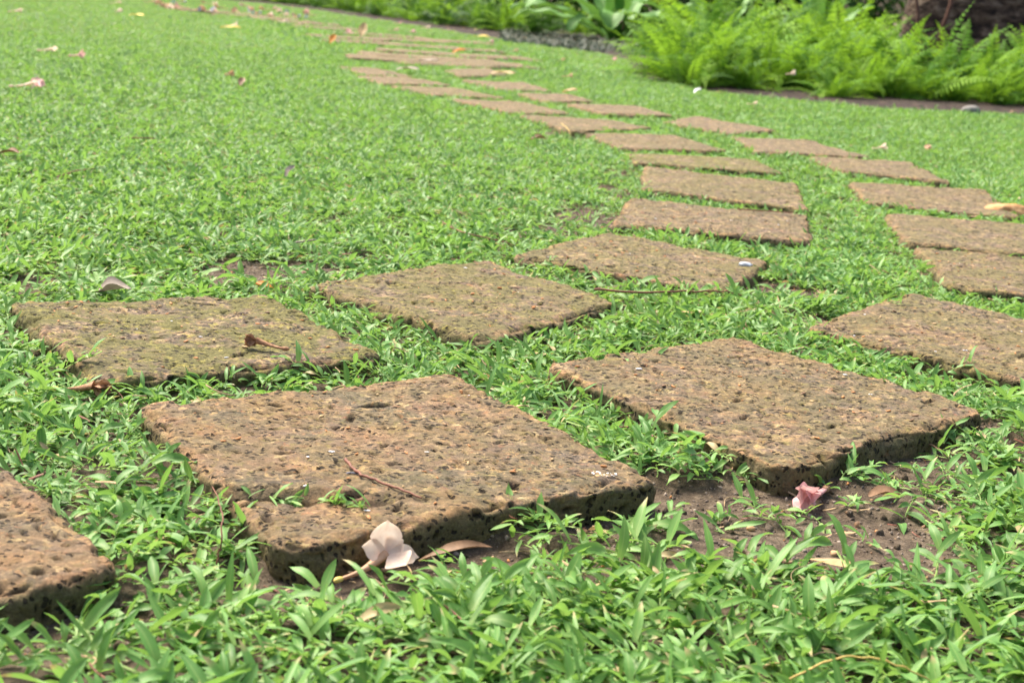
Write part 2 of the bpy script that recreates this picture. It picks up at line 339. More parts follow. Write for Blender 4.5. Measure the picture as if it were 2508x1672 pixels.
def bare(P):
    r = np.zeros(len(P))
    for c, rx, ry, s in PW_:
        d = ((P[:, 0]-c[0])/rx)**2 + ((P[:, 1]-c[1])/ry)**2
        r = np.maximum(r, s*np.clip(1.6-d, 0, 1))
    return np.clip(r*(1 + .55*vnoise(np.c_[P, np.zeros(len(P))]/.035, 60)) - .04, 0, 1)
def soil_z(P):
    P3 = np.c_[P, np.zeros(len(P))]
    return -.025 - .011*np.clip(bare(P)*1.3, 0, 1)*(P[:, 1] < 1.65) - .002*(P[:, 1] < 1.25)*np.clip((1.25-P[:, 1])*4, 0, 1) + .0035*fbm(P3, .12, 3, 2) + .0012*fbm(P3, .02, 9, 2)*(P[:, 1] < 4)

ys = [-1.0]; 
while ys[-1] < 160: ys.append(ys[-1] + max(.013, (abs(ys[-1]-1.4) if ys[-1] > 2.2 else 0)*.03, 0.06 if ys[-1] < .6 else 0))
ys = np.array(ys); nx = 190
t = np.linspace(-1, 1, nx)
X = t[None, :]*(0.62*np.maximum(ys, .8)[:, None] + .2 + np.where(ys > 20, (ys-20)*.8, 0)[:, None]) ; Y = np.repeat(ys[:, None], nx, 1)
P = np.c_[X.ravel(), Y.ravel()]; V = np.c_[P, soil_z(P)]
ii = np.arange(len(ys)*nx).reshape(len(ys), nx)
F = np.stack([ii[:-1, :-1], ii[:-1, 1:], ii[1:, 1:], ii[1:, :-1]], -1).reshape(-1, 4)
ground = obj('ground', mk_mesh('ground', V, F, M_SOIL)); tag(ground, kind='structure', label='dark sandy soil under the lawn and the path')

# ------------------------------------------------------------------ stone builder
def build_stone(k, spec):
    q, cell, moss, warm, label = spec
    w = (np.linalg.norm(q[3]-q[0]) + np.linalg.norm(q[2]-q[1]))/2; d = (np.linalg.norm(q[1]-q[0]) + np.linalg.norm(q[2]-q[3]))/2
    rs = np.random.default_rng(100+k); R, r = .024, .007 + .003*rs.random(); depth = .075
    skirt = (R-r) + r*math.pi/2 + depth
    nxx = int((w+2*skirt)/cell); nyy = int((d+2*skirt)/cell)
    skirt0 = skirt - R       # grid reaches past the rectangle by this
    gx = np.linspace(-skirt0, w+skirt0, nxx); gy = np.linspace(-skirt0, d+skirt0, nyy)
    X, Y = np.meshgrid(gx, gy); P = np.c_[X.ravel(), Y.ravel()]
    C = np.c_[np.clip(P[:, 0], R, w-R), np.clip(P[:, 1], R, d-R)]
    D = P-C; dist = np.linalg.norm(D, axis=1); dirn = D/np.maximum(dist, 1e-9)[:, None]
    f0 = R-r; a = np.clip((dist-f0)/r, 0, math.pi/2); rad = np.minimum(dist, f0) + r*np.sin(a); down = np.maximum(dist-f0-r*math.pi/2, 0)
    down = np.minimum(down, depth)
    z = -r*(1-np.cos(a)) - down
    pos = np.c_[C + dirn*rad[:, None], z]; N = np.c_[dirn*np.sin(a)[:, None], np.cos(a)]
    side = np.clip((a/(math.pi/2) - .45)/.55, 0, 1)
    NP = pos + rs.random(3)*50
    # outline wobble and top undulation
    wob = .006*vnoise(NP/.11, 5)*np.clip(dist/R, 0, 1) + .003*vnoise(NP/.04, 6)*np.clip(dist/R, 0, 1)
    disp = .0034*vnoise(NP/.13, 1) + .0020*vnoise(NP/.045, 2) + .0010*vnoise(NP/.017, 3)
    edge = np.clip(1-abs(dist-f0-r*.6)/.014, 0, 1)
    disp -= edge*np.clip(vnoise(NP/.028, 8)-.12, 0, .35)*.022 + edge*np.clip(vnoise(NP/.012, 18)-.2, 0, 1)*.006       # chipped rim
    if cell < .006: disp += .0009*vnoise(NP/.0060, 4)*(1+edge*.6) + .0009*vnoise(NP/.011, 14)
    pos = pos + N*disp[:, None]; pos[:, :2] += dirn*wob[:, None]
    pit = np.zeros(len(P))
    if cell < .007:
        npit = int(w*d*(4200 if cell < .0035 else 2200)); H = pos.copy()
        idx = rs.integers(0, len(P), npit*2); idx = idx[down[idx] < .05][:npit]
        I, J = idx//nxx, idx % nxx
        for cnt, (i, j) in enumerate(zip(I, J)):
            rr = rs.choice([.0013, .0019, .0027, .0042], p=[.50, .34, .14, .02]) if cnt > 2 else .0045+.0015*rs.random()*(1 if cell < .0035 else 1.4)
            st = 1 + rs.random()*2.4; an = rs.random()*math.pi; n = int(rr*st/cell)+2
            i0, i1, j0, j1 = max(i-n, 0), min(i+n+1, nyy), max(j-n, 0), min(j+n+1, nxx)
            sub = (np.arange(i0, i1)[:, None]*nxx + np.arange(j0, j1)[None, :]).ravel()
            dx = P[sub, 0]-P[i*nxx+j, 0]; dy = P[sub, 1]-P[i*nxx+j, 1]
            u = (dx*math.cos(an)+dy*math.sin(an))/st; vv = -dx*math.sin(an)+dy*math.cos(an)
            g = np.clip(1.25 - np.sqrt(u*u+vv*vv)/rr, 0, 1)
            dp = np.minimum(g*1.6, 1)*rr*1.7
            pos[sub] -= N[sub]*dp[:, None]; pit[sub] = np.maximum(pit[sub], np.clip(g*1.5-.25, 0, 1))
    if k == 0:   # the grassy crack near the front-left side, dropping to a lower chip
        A0 = np.array([.270, -.01]); A1 = np.array([.352, .125]); e = A1-A0
        t = np.clip(((P-A0)@e)/(e@e), 0, 1); dd = np.linalg.norm(P-(A0+t[:, None]*e), axis=1) + .004*vnoise(NP/.02, 12)
        gr = np.clip(1-dd/.011, 0, 1)*(1-t*.6); pos[:, 2] -= gr*.014
        low = (P[:, 0] > .275+.6*P[:, 1]) & (P[:, 1] < .16); pos[:, 2] -= np.where(low, .006, 0)*np.clip((.16-P[:, 1])/.06, 0, 1)
    # warp the rectangle onto the measured quad
    u = pos[:, 0]/w; v = pos[:, 1]/d
    XY = ((1-u)*(1-v))[:, None]*q[0] + ((1-u)*v)[:, None]*q[1] + (u*v)[:, None]*q[2] + (u*(1-v))[:, None]*q[3]
    c = q.mean(0); tilt = (rs.random(2)-.5)*.012
    Z = pos[:, 2] + (XY-c)@tilt
    V = np.c_[XY-c, Z]
    ii = np.arange(nxx*nyy).reshape(nyy, nxx)
    F = np.stack([ii[:-1, :-1], ii[:-1, 1:], ii[1:, 1:], ii[1:, :-1]], -1).reshape(-1, 4)
    # drop the deep skirt nobody can see
    keep = (down[F].min(1) < depth-.001); F = F[keep]
    cr = np.cross(V[F[0, 1]]-V[F[0, 0]], V[F[0, 2]]-V[F[0, 0]])
    if (np.cross(q[1]-q[0], q[2]-q[0])) > 0: F = F[:, ::-1]
    me = mk_mesh('stepping_stone', V, F[:, ::-1] if False else F, M_STONE)
    for nm, arr in (('side', side), ('pit', pit), ('rim', edge)):
        at = me.attributes.new(nm, 'FLOAT', 'POINT'); at.data.foreach_set('value', arr.astype(np.float32))
    o = obj('stepping_stone', me, loc=(c[0], c[1], -.002*(k > 13)+.004*(k > 24))); tag(o, label, 'paving stone', GP)
    o['moss'] = float(moss + .2*(k > 8) + .1); o['warm'] = float(warm*(.45 if k > 8 else 1)); return o
stones = [build_stone(k, s) for k, s in enumerate(SL)]
def lump(r, seed, n=10, amp=.3, sq=(1, 1, 1), sc=.8):
    V = []; F = []
    for i in range(n+1):
        th = math.pi*i/n
        for j in range(2*n): ph = math.pi*j/n; V.append((math.sin(th)*math.cos(ph), math.sin(th)*math.sin(ph), math.cos(th)))
    for i in range(n):
        for j in range(2*n): a, b = i*2*n+j, i*2*n+(j+1) % (2*n); F.append((a, a+2*n, b+2*n, b))
    V = np.array(V); V = V*(1+amp*vnoise(V/sc+seed*3.1, seed))[:, None]*np.array(sq)*r
    return V, F
V, F = lump(.045, 5, 12, .35, (1.3, .7, .45), .5); brk = obj('broken_corner', mk_mesh('broken_corner', V, F, M_FRESH), stones[11])
p = G(2470, 512); brk.location = (p.x-stones[11].location.x, p.y-stones[11].location.y, -.008); tag(brk, 'freshly broken orange corner')

# ------------------------------------------------------------------ leaves and grass
def leaf_geo(base, az, elev, L, W, curl, fold, wav, col, twist=0.0, seg=6, wbase=.35, peak=.45):
    V = []; C = []; p = np.array(base, float); e = elev; ph = random.random()*6
    for i in range(seg+1):
        t = i/seg
        T = np.array([math.cos(az)*math.cos(e), math.sin(az)*math.cos(e), math.sin(e)])
        Sd = np.array([-math.sin(az), math.cos(az), 0.0]); N = np.cross(T, Sd)
        if N[2] < 0: N = -N
        tw = twist*t; Sd, N = Sd*math.cos(tw)+N*math.sin(tw), N*math.cos(tw)-Sd*math.sin(tw)
        wv = W*.5*(min(1, wbase+(1-wbase)*t/peak) if t < peak else max(0, 1-((t-peak)/(1-peak))**1.9))
        o1 = wav*W*math.sin(ph+t*9); o2 = wav*W*math.sin(ph*1.7+t*8)
        V += [p - Sd*wv + N*(fold*wv+o1), p, p + Sd*wv + N*(fold*wv+o2)]
        C += [(col, t, 1), (col, t, 0), (col, t, 1)]
        p = p + T*L/seg; e -= curl/seg
    F = []
    for i in range(seg):
        a = i*3; F += [(a, a+1, a+4, a+3), (a+1, a+2, a+5, a+4)]
    return V, F, C
def join_geo(parts):
    V = []; F = []; C = []
    for v, f, c in parts:
        o = len(V); V += v; F += [tuple(x+o for x in q) for q in f]; C += c
    return V, F, C
def sprig(seed, seg=6, lo=False):
    random.seed(seed); parts = []; n = random.randint(4, 7); a0 = random.random()*6.28
    line = random.random() < .65; da = random.random()*6.28
    if line and not lo:       # creeping runner with a leaf at each joint
        rl = .009*n; V = []; C = []; F = []
        for i in range(5):
            t = i/4; x = rl*t; w = .0008; off = .002*math.sin(t*4+a0)
            for (oy, oz) in ((-w, 0), (w, 0), (0, w*1.6)):
                V.append((math.cos(da)*x-math.sin(da)*(oy+off), math.sin(da)*x+math.cos(da)*(oy+off), .003+oz+.0015*math.sin(t*5))); C.append((.6, 0, 0))
        for i in range(4):
            a = i*3; F += [(a, a+2, a+5, a+3), (a+2, a+1, a+4, a+5)]
        parts.append((V, F, C))
    for i in range(n):
        if line: az = da + (1 if i % 2 else -1)*(.3+random.random()*.8); b = (math.cos(da)*.009*i, math.sin(da)*.009*i, .004+.004*random.random())
        else: az = a0 + i*6.28/n + random.uniform(-.7, .7); b = (random.gauss(0, .005), random.gauss(0, .005), random.random()*.006)
        L = random.uniform(.016, .038); W = L*random.uniform(.15, .23)+.0024
        if random.random() < .10: L *= 1.45
        if random.random() < .22: L *= .55; W *= .65
        if random.random() < .12: W *= .45; L *= 1.15
        parts.append(leaf_geo(b, az, random.choice([random.uniform(.05, .5), random.uniform(.4, 1.0)]), L, W, random.uniform(.1, 1.3), random.uniform(.15, .7), random.uniform(.02, .14), random.random(), random.uniform(-1.1, 1.1), seg, .55, .38))
    return join_geo(parts)
PROTO = {}
def proto_collection(name, meshes):
    c = bpy.data.collections.new(name)
    for i, me in enumerate(meshes):
        o = bpy.data.objects.new('%s_%02d' % (name, i), me); c.objects.link(o)
    return c
spr = []
for s in range(36):
    V, F, C = sprig(s); spr.append(mk_mesh('sprig', V, F, M_GRASS, True, np.array(C)))
C_SPRIG = proto_collection('grass_sprig', spr)
pat = []
for s in range(5):
    parts = []
    for j in range(170):
        V, F, C = sprig(1000+s*300+j, 3, True); V = np.array(V); a = random.random()*6.28; rr = .17*math.sqrt(random.random())
        b = random.random()*6.28; k = random.uniform(.8, 1.3)
        V = np.c_[V[:, 0]*math.cos(a)-V[:, 1]*math.sin(a), V[:, 0]*math.sin(a)+V[:, 1]*math.cos(a), V[:, 2]]*k + np.array([rr*math.cos(b), rr*math.sin(b), 0])
        parts.append(([tuple(x) for x in V], F, C))
    V, F, C = join_geo(parts); pat.append(mk_mesh('patch', V, F, M_GRASS, True, np.array(C)))
C_PATCH = proto_collection('grass_patch', pat)

def scatter(name, pts, rot, scl, var, hue, coll, label, mat=None):
    me = bpy.data.meshes.new(name); me.from_pydata([tuple(p) for p in pts.tolist()], [], [])
    for nm, ty, arr, key in (('rot', 'FLOAT_VECTOR', rot, 'vector'), ('scl', 'FLOAT', scl, 'value'), ('variant', 'INT', var, 'value'), ('hue', 'FLOAT', hue, 'value')):
        a = me.attributes.new(nm, ty, 'POINT'); a.data.foreach_set(key, np.asarray(arr, dtype=np.int32 if ty == 'INT' else np.float32).ravel())
    o = obj(name, me); tag(o, label=label, kind='stuff')
    ng = bpy.data.node_groups.new(name, 'GeometryNodeTree')
    ng.interface.new_socket('Geometry', in_out='INPUT', socket_type='NodeSocketGeometry'); ng.interface.new_socket('Geometry', in_out='OUTPUT', socket_type='NodeSocketGeometry')
    n = ng.nodes; l = ng.links; gi = n.new('NodeGroupInput'); go = n.new('NodeGroupOutput'); ip = n.new('GeometryNodeInstanceOnPoints')
    ci = n.new('GeometryNodeCollectionInfo'); ci.inputs['Collection'].default_value = coll; ci.inputs['Separate Children'].default_value = True; ci.inputs['Reset Children'].default_value = True
    def na(nm, ty):
        a = n.new('GeometryNodeInputNamedAttribute'); a.data_type = ty; a.inputs['Name'].default_value = nm; return a.outputs['Attribute']
    l.new(gi.outputs[0], ip.inputs['Points']); l.new(ci.outputs[0], ip.inputs['Instance']); ip.inputs['Pick Instance'].default_value = True
    l.new(na('variant', 'INT'), ip.inputs['Instance Index']); l.new(na('scl', 'FLOAT'), ip.inputs['Scale'])
    e2r = n.new('FunctionNodeEulerToRotation'); l.new(na('rot', 'FLOAT_VECTOR'), e2r.inputs[0]); l.new(e2r.outputs[0], ip.inputs['Rotation'])
    l.new(ip.outputs[0], go.inputs[0])
    md = o.modifiers.new('scatter', 'NODES'); md.node_group = ng; return o

# bed boundary: beyond this line the lawn ends (planting soil)
BED = [G(300, -16, -.03), G(650, 14, -.03), G(850, 42, -.03), G(1000, 66, -.03), G(1200, 100, -.03), G(1380, 125, -.03), G(1530, 150, -.03), G(1560, 200, -.03), G(1720, 228, -.03), G(1900, 250, -.03), G(2200, 277, -.03), G(2508, 290, -.03), G(2900, 322, -.03)]
def bed_side_(P):
    return bed_side(P)
def bed_side(P):
    """True where a point lies on the lawn side of the bed edge"""
    ang = np.arctan2(P[:, 0], P[:, 1]); ba = np.array([math.atan2(b.x, b.y) for b in BED]); bd = np.array([math.hypot(b.x, b.y) for b in BED])
    o = np.argsort(ba); lim = np.interp(ang, ba[o], bd[o]); P3 = np.c_[P, np.zeros(len(P))]
    return np.hypot(P[:, 0], P[:, 1]) < lim*(1 + .012*vnoise(P3/.25, 30))
def region(n_per, y0, y1, k=.43, m=.3):
    A = k*(y1**2-y0**2) + 2*m*(y1-y0); n = int(A*n_per); out = []
    while sum(len(o) for o in out) < n:
        y = y0 + (y1-y0)*rng.random(n); x = (rng.random(n)*2-1)*(k*y1+m); ok = abs(x) < k*y+m; out.append(np.c_[x, y][ok])
    return np.concatenate(out)[:n]
Pn = region(5200, .62, 4.3); dn = near_stone(Pn)
P3 = np.c_[Pn, np.zeros(len(Pn))]
keep = (dn > .002 + .007*vnoise(P3/.05, 40)) & (rng.random(len(Pn)) > bare(Pn)*1.12) & bed_side(Pn)

thin = vnoise(P3/.09, 41) > .52; keep &= ~(thin & (rng.random(len(Pn)) < .55))
P1 = Pn[keep]; d1 = dn[keep]
Pm = region(4300, 4.3, 8.6); dm = near_stone(Pm)
keep = (dm > -.004) & bed_side(Pm) & (rng.random(len(Pm)) > bare(Pm)); P2 = Pm[keep]; d2 = dm[keep]
PP = np.r_[P1, P2]; dd = np.r_[d1, d2]
# a few sprigs rooted in the crack of the big block
q0 = QUADS[0]; cr = []
for u, v in ((.70, .05), (.72, .09), (.745, .12), (.765, .15), (.785, .18), (.81, .205), (.83, .235), (.855, .27), (.84, .25)):
    cr.append((1-u)*(1-v)*q0[0]+(1-u)*v*q0[1]+u*v*q0[2]+u*(1-v)*q0[3])
cr = np.array(cr)
z = soil_z(PP) + np.where(dd < .03, .007*(1-np.clip(dd, 0, 1)/.03), 0)*(bare(PP) < .1) + .004*rng.random(len(PP)) + .006*np.clip(vnoise(np.c_[PP, np.zeros(len(PP))]/.35, 44), 0, 1)
edge_hump = np.where((dd < .05), 1, 0)
PTS = np.r_[np.c_[PP, z], np.c_[cr, np.full(len(cr), -.009)]]
n = len(PTS); rot = np.c_[rng.normal(0, .22, n), rng.normal(0, .22, n), rng.random(n)*6.283]
scl = .72 + .5*rng.random(n)**1.5 + .12*vnoise(PTS/.4, 45); scl[-len(cr):] *= .6
scl[:len(dd)] *= np.where(dd < .06, .82, 1.0)*np.interp(PP[:, 1], [1.4, 3.0, 5.0], [1.0, .84, .78])
hue = np.clip(.5 + .45*vnoise(PTS/.16, 46) + .35*rng.normal(size=n), 0, 1)
scatter('lawn_grass', PTS, rot, scl, rng.integers(0, 36, n), hue, C_SPRIG, 'bright green broad-leaved carpet grass growing round and between the stones')
Pf = region(85, 8.4, 26, .45, .6); dF = near_stone(Pf); keep = (dF > .20) & bed_side(Pf); Pf = Pf[keep]; n = len(Pf)
pts = np.c_[Pf, np.full(n, -.03)]; hue = np.clip(.55 + .35*vnoise(pts/.8, 47) + .15*rng.normal(size=n), 0, 1)
scatter('far_lawn_grass', pts, np.c_[rng.normal(0, .02, n), rng.normal(0, .02, n), rng.random(n)*6.28], .74+.2*rng.random(n), rng.integers(0, 5, n), hue, C_PATCH, 'far part of the green lawn running up to the planting bed')

Pc = region(1000, 8.5, 15, .16, .8); dc = near_stone(Pc); keep = (dc > .03) & (dc < .36) & bed_side(Pc); Pc = Pc[keep]; n = len(Pc)
pts = np.c_[Pc, soil_z(Pc)]; hue = np.clip(.5 + .35*vnoise(pts/.22, 46) + .25*rng.normal(size=n), 0, 1)
scatter('path_grass', pts, np.c_[rng.normal(0, .2, (n, 2)), rng.random(n)*6.28], 1.0+.4*rng.random(n), rng.integers(0, 36, n), hue, C_SPRIG, 'sparse grass between the far blocks of the path')
# grit and dry thatch on the bare soil
gm = []
for s in range(6):
    V, F = lump(.0010, s, 3, .6, (1.2, .9, .5)); gm.append(mk_mesh('grain', V, F, [M_GRIT, M_DRYLEAF, M_HUSK, M_GRIT, M_PEBBLE, M_DRYLEAF][s]))
C_GRIT = proto_collection('soil_grain', gm)
Pg = region(30000, .7, 3.2); dg = near_stone(Pg); keep = (bare(Pg) > .12) & (dg > 0); Pg = Pg[keep]; n = len(Pg)
scatter('soil_grit', np.c_[Pg, soil_z(Pg)], rng.random((n, 3))*6, .45+rng.random(n)**6*2.6, rng.choice(6, n, p=[.42, .12, .03, .22, .01, .20]), rng.random(n), C_GRIT, 'sandy grit and tiny chips on the bare soil')
tm = []
for s in range(6):
    random.seed(500+s); V = []; F = []; L = random.uniform(.012, .035); k = random.uniform(-1.2, 1.2)
    for i in range(6):
        t = i/5; a = k*(t-.5); x = L*(t-.5); y = L*k*.25*(t-.5)**2*4; w = .0006*(1-.6*t)
        V += [(x, y-w, .001), (x, y+w, .001+.0008*math.sin(t*7)), (x, y, .0022)]
    for i in range(5):
        a = i*3; F += [(a, a+2, a+5, a+3), (a+2, a+1, a+4, a+5)]
    tm.append(mk_mesh('thatch', V, F, M_THATCH if s < 4 else M_TWIG))
C_TH = proto_collection('thatch_bit', tm)
Pt = region(1100, .7, 4.2); dt = near_stone(Pt); keep = (dt > .002) & (rng.random(len(Pt)) < .40+.15*bare(Pt)); Pt = Pt[keep]; n = len(Pt)
scatter('dry_thatch', np.c_[Pt, soil_z(Pt)+.001+.018*rng.random(n)**2*(bare(Pt) < .2)], np.c_[rng.normal(0, .3, n), rng.normal(0, .3, n), rng.random(n)*6.28], .6+rng.random(n)*.8, rng.integers(0, 6, n), rng.random(n), C_TH, 'dry straw-coloured runners and dead blades between the grass')
cm = []
for s_ in range(6):
    V, F = lump(.0032, 50+s_, 5, .55, (1.2, .95, .7), .6); cm.append(mk_mesh('crumb', V, F, [M_SOIL, M_SOIL, M_STONE, M_SOIL, M_BROWNLEAF, M_SOIL][s_]))
C_CR = proto_collection('soil_crumb', cm)
Pk = region(2600, .7, 4.2); dk = near_stone(Pk); keep = (bare(Pk) > .12) & (dk > .0) & (rng.random(len(Pk)) < np.where(dk < .02, 1, .6)); Pk = Pk[keep]; n = len(Pk)
scatter('soil_crumbs', np.c_[Pk, soil_z(Pk)+.0004], rng.random((n, 3))*6, .3+rng.random(n)**4*1.5, rng.integers(0, 6, n), rng.random(n), C_CR, 'crumbs of dark earth and brown leaf bits on the bare soil')
# seed husks and crumbs scattered over the stone tops
hm = []
for s in range(5):
    V, F = lump(.0019, 20+s, 4, .3, (1.6, .8, .4)); hm.append(mk_mesh('husk', V, F, [M_HUSK, M_TANLEAF, M_HUSK, M_BROWNLEAF, M_WHITE][s]))
C_HU = proto_collection('seed_husk', hm)
ph = []
for k in range(9):
    q = QUADS[k]
    for _ in range(60):
        u, v = rng.random(2)*.9+.05; ph.append((1-u)*(1-v)*q[0]+(1-u)*v*q[1]+u*v*q[2]+u*(1-v)*q[3])
ph = np.array(ph); n = len(ph)
deps = None
def drop_on_stones(P, lift=.0006):
    """height of the stone tops below points"""
    z = np.zeros(len(P))
    from mathutils.bvhtree import BVHTree
    for k in range(9):
        q = QUADS[k]; m = sdist(P, q) < 0
        if not m.any(): continue
        me = stones[k].data; vs = np.empty(len(me.vertices)*3, np.float32); me.vertices.foreach_get('co', vs); vs = vs.reshape(-1, 3)
        top = vs[:, 2] > -.02; vv = vs[top]; c = np.array(stones[k].location)[:2]
        for i in np.where(m)[0]:
            loc = P[i]-c; dd_ = (vv[:, 0]-loc[0])**2 + (vv[:, 1]-loc[1])**2; z[i] = vv[np.argsort(dd_)[:12], 2].max()+lift
    return z
scatter('seed_husks', np.c_[ph, drop_on_stones(ph)], np.c_[rng.normal(0, .2, (n, 2)), rng.random(n)*6.28], .5+rng.random(n)**2, rng.choice(5, n, p=[.35, .25, .15, .2, .05]), rng.random(n), C_HU, 'orange and tan seed husks strewn over the stones')

bv = []; bo = sorted(BED, key=lambda b: math.atan2(b.x, b.y)); 
for b in bo:
    d_ = math.hypot(b.x, b.y)
    for kk in (1.0, 1.05, 1.15, 1.4, 2.2): bv.append((b.x*kk, b.y*kk, -.019+.012*(kk > 1.01)+.006*math.sin(kk*40+b.x*9)))
bf = [(i*5+j, (i+1)*5+j, (i+1)*5+j+1, i*5+j+1) for i in range(len(bo)-1) for j in range(4)]
M_BED = simple('dark_humus', [(.35, (.012, .008, .006)), (.52, (.035, .023, .017)), (.68, (.11, .07, .05))], 26, .95, 0, 1.0, .03)
bed = obj('planting_bed', mk_mesh('planting_bed', bv, bf, M_BED)); tag(bed, kind='structure', label='dark humus soil of the planting bed beyond the lawn')
# ------------------------------------------------------------------ ferns and bed planting
def frond_mesh(seed, L=.52, arch=1.5, e0=1.25, mat=None, pair=21, wmax=.082):
    random.seed(seed); V = []; F = []; C = []; p = np.array([0., 0., 0.]); e = e0; seg = pair; az = 0.0; pts = []
    bend = random.uniform(-.5, .5)
    for i in range(seg+1):
        t = i/seg; T = np.array([math.cos(az)*math.cos(e), math.sin(az)*math.cos(e), math.sin(e)])
        Sd = np.array([-math.sin(az), math.cos(az), 0]); N = np.cross(T, Sd); N = N if N[2] > 0 else -N
        pts.append((p.copy(), T, Sd, N, t)); p = p + T*L/seg; e -= arch/seg*(0.4+1.2*t); az += bend/seg
    col0 = random.random()
    for (p, T, Sd, N, t) in pts:          # rachis, a three-sided stem
        r = .0022*(1-t)+.0004; o = len(V); V += [p+Sd*r, p-Sd*r, p-N*r]; C += [(col0*.5, .2, 0)]*3
        if o: F += [(o-3, o-2, o+1, o), (o-2, o-1, o+2, o+1), (o-1, o-3, o, o+2)]
    for (p, T, Sd, N, t) in pts[3:]:
        wl_ = wmax*min(1, .55+t*2.2)*(1-max(0, (t-.3)/.7)**1.25)+.003
        for s in (-1, 1):
            dirn = (Sd*s*math.cos(.35) + T*math.sin(.35+.25*random.random()) + N*random.uniform(-.25, .2)); dirn /= np.linalg.norm(dirn)
            B = T; w = L/seg*.33; col = np.clip(col0*.82+random.random()*.18, 0, .97); l = wl_*random.uniform(.85, 1.1); o = len(V)
            tip = p + dirn*l - N*l*.22
            V += [p, p+dirn*l*.35+B*w, p+dirn*l*.35-B*w, p+dirn*l*.75+B*w*.6-N*l*.08, p+dirn*l*.75-B*w*.8-N*l*.08, tip]
            C += [(col, .5, .6)]*6; F += [(o, o+2, o+1), (o+1, o+2, o+4, o+3), (o+3, o+4, o+5)]
    return mk_mesh('frond', V, F, mat, True, np.array(C))
FR = [frond_mesh(900+i, L=.46+.03*(i % 4), arch=.8+.32*(i % 5), e0=1.4-.14*(i % 4), mat=M_FERN) for i in range(12)]
FRD = [frond_mesh(930+i, L=.40, arch=1.2+.3*(i % 3), e0=1.3-.12*(i % 3), mat=M_DARKFERN) for i in range(5)]
def fern(name, loc, sc, nf, lib, label, group, seed):
    random.seed(seed); root = empty(name, loc, random.random()*6, label, 'fern', group)
    for i in range(nf):
        o = obj('frond', random.choice(lib), root); a = i*2.4+random.uniform(-.3, .3)
        inner = i/nf
        o.rotation_euler = (random.uniform(-.6, .6), random.uniform(-.25, .8)-.30*(1-inner), a); k = sc*random.uniform(.75, 1.15); o.scale = (k, k, k)
        o.location = (random.gauss(0, .02), random.gauss(0, .02), 0)
    return root
random.seed(3)
fl = []
for px, py in ((1665,212),(1760,219),(1880,225),(2000,232),(2120,243),(2240,251),(2360,255),(2480,264),(2600,275)): fl.append((px, py, .72))
for px, py in ((1700,214),(1820,221),(1940,229),(2060,237),(2180,247),(2300,254),(2420,260)): fl.append((px+random.uniform(-25, 25), py+random.uniform(-4, 14), .5))
for px, py in ((1650,194),(1720,207),(1800,210),(1930,216),(2060,226),(2190,236),(2300,244),(2430,252),(2560,262)): fl.append((px, py, .9))
for px, py in ((1690,180),(1760,188),(1880,192),(2000,200),(2110,208),(2400,232),(2530,240)): fl.append((px, py, 1.0))
for px, py in ((1720,168),(1850,174),(1980,180),(2070,188)): fl.append((px, py, 1.25))
for i, (px, py, k) in enumerate(fl):
    p = G(px+random.uniform(-15, 15), py+random.uniform(-2, 2), -.03)
    fern('sword_fern', p, k*random.uniform(1.1, 1.35), 30, FR+FRD[:2], 'bright green sword fern in the dense clump at the upper right', 'sword ferns of the right-hand clump', 40+i)
# lone fronds that stick out of the clump
def lone(px, py, rz, tilt, k, label):
    root = empty('sword_fern', G(px, py, -.03), 0, label, 'fern', 'sword ferns of the right-hand clump')
    for j in range(3):
        o = obj('frond', FR[(j*3) % 10], root); o.rotation_euler = (random.uniform(-.15, .15), tilt+random.uniform(-.15, .15), rz+random.uniform(-.35, .35)); o.scale = (k, k, k)
lone(1610, 195, math.pi*.95, .45, 1.0, 'yellow-green fern fronds reaching out over the soil at the left tip of the clump')
lone(2500, 235, math.pi*.5, -.1, 1.35, 'tall upright fern fronds at the far right edge in front of the rock')

# hedge of ferns and leafy shrubs along the far bed
def along(poly, n):
    P = [np.array(p[:2]) for p in poly]; L = [0]
    for a, b in zip(P, P[1:]): L.append(L[-1]+np.linalg.norm(b-a))
    return [np.array([np.interp(s, L, [p[0] for p in P]), np.interp(s, L, [p[1] for p in P])]) for s in np.linspace(0, L[-1], n)]
hedge_line = [G(560, 2, -.03), G(650, 8, -.03), G(850, 33, -.03), G(1000, 54, -.03), G(1200, 80, -.03), G(1330, 92, -.03)]
hp = along(hedge_line, 30)
for i, p in enumerate(hp):
    for r in range(2):
        q = p + np.array([random.uniform(-.15, .15)+.28*r, .15+.5*r+random.uniform(-.1, .1)])
        fern('hedge_fern', (q[0], q[1], -.03), random.uniform(.85, 1.2)*(1+.25*r), 15, FR if (i*7+r*3) % 5 < 3 else FRD, 'leafy fern in the long green border hedge beyond the path', 'ferns of the border hedge', 300+i*3+r)
def shrub_mesh(seed, R, H, n, mat, lsz):
    random.seed(seed); parts = []
    for i in range(n):
        a = random.random()*6.283; u = random.random(); rr = R*(.55+.45*random.random())*math.sqrt(1-(u*.85)**2)
        z = H*(u*.95+.03); b = (rr*math.cos(a), rr*math.sin(a), z); L = lsz*random.uniform(.6, 1.2)
        parts.append(leaf_geo(b, a+random.uniform(-1.1, 1.1), random.uniform(-.5, .9), L, L*.4, random.uniform(.4, 1.4), .3, .05, random.random()*.97, random.uniform(-.5, .5), 3))
    V, F, C = join_geo(parts); return mk_mesh('crown', V, F, mat, True, np.array(C))
SH = [shrub_mesh(70+i, .75, 1.5, 1500, M_DARKFERN, .15) for i in range(3)]
V, F = lump(1, 3, 6, .1); 
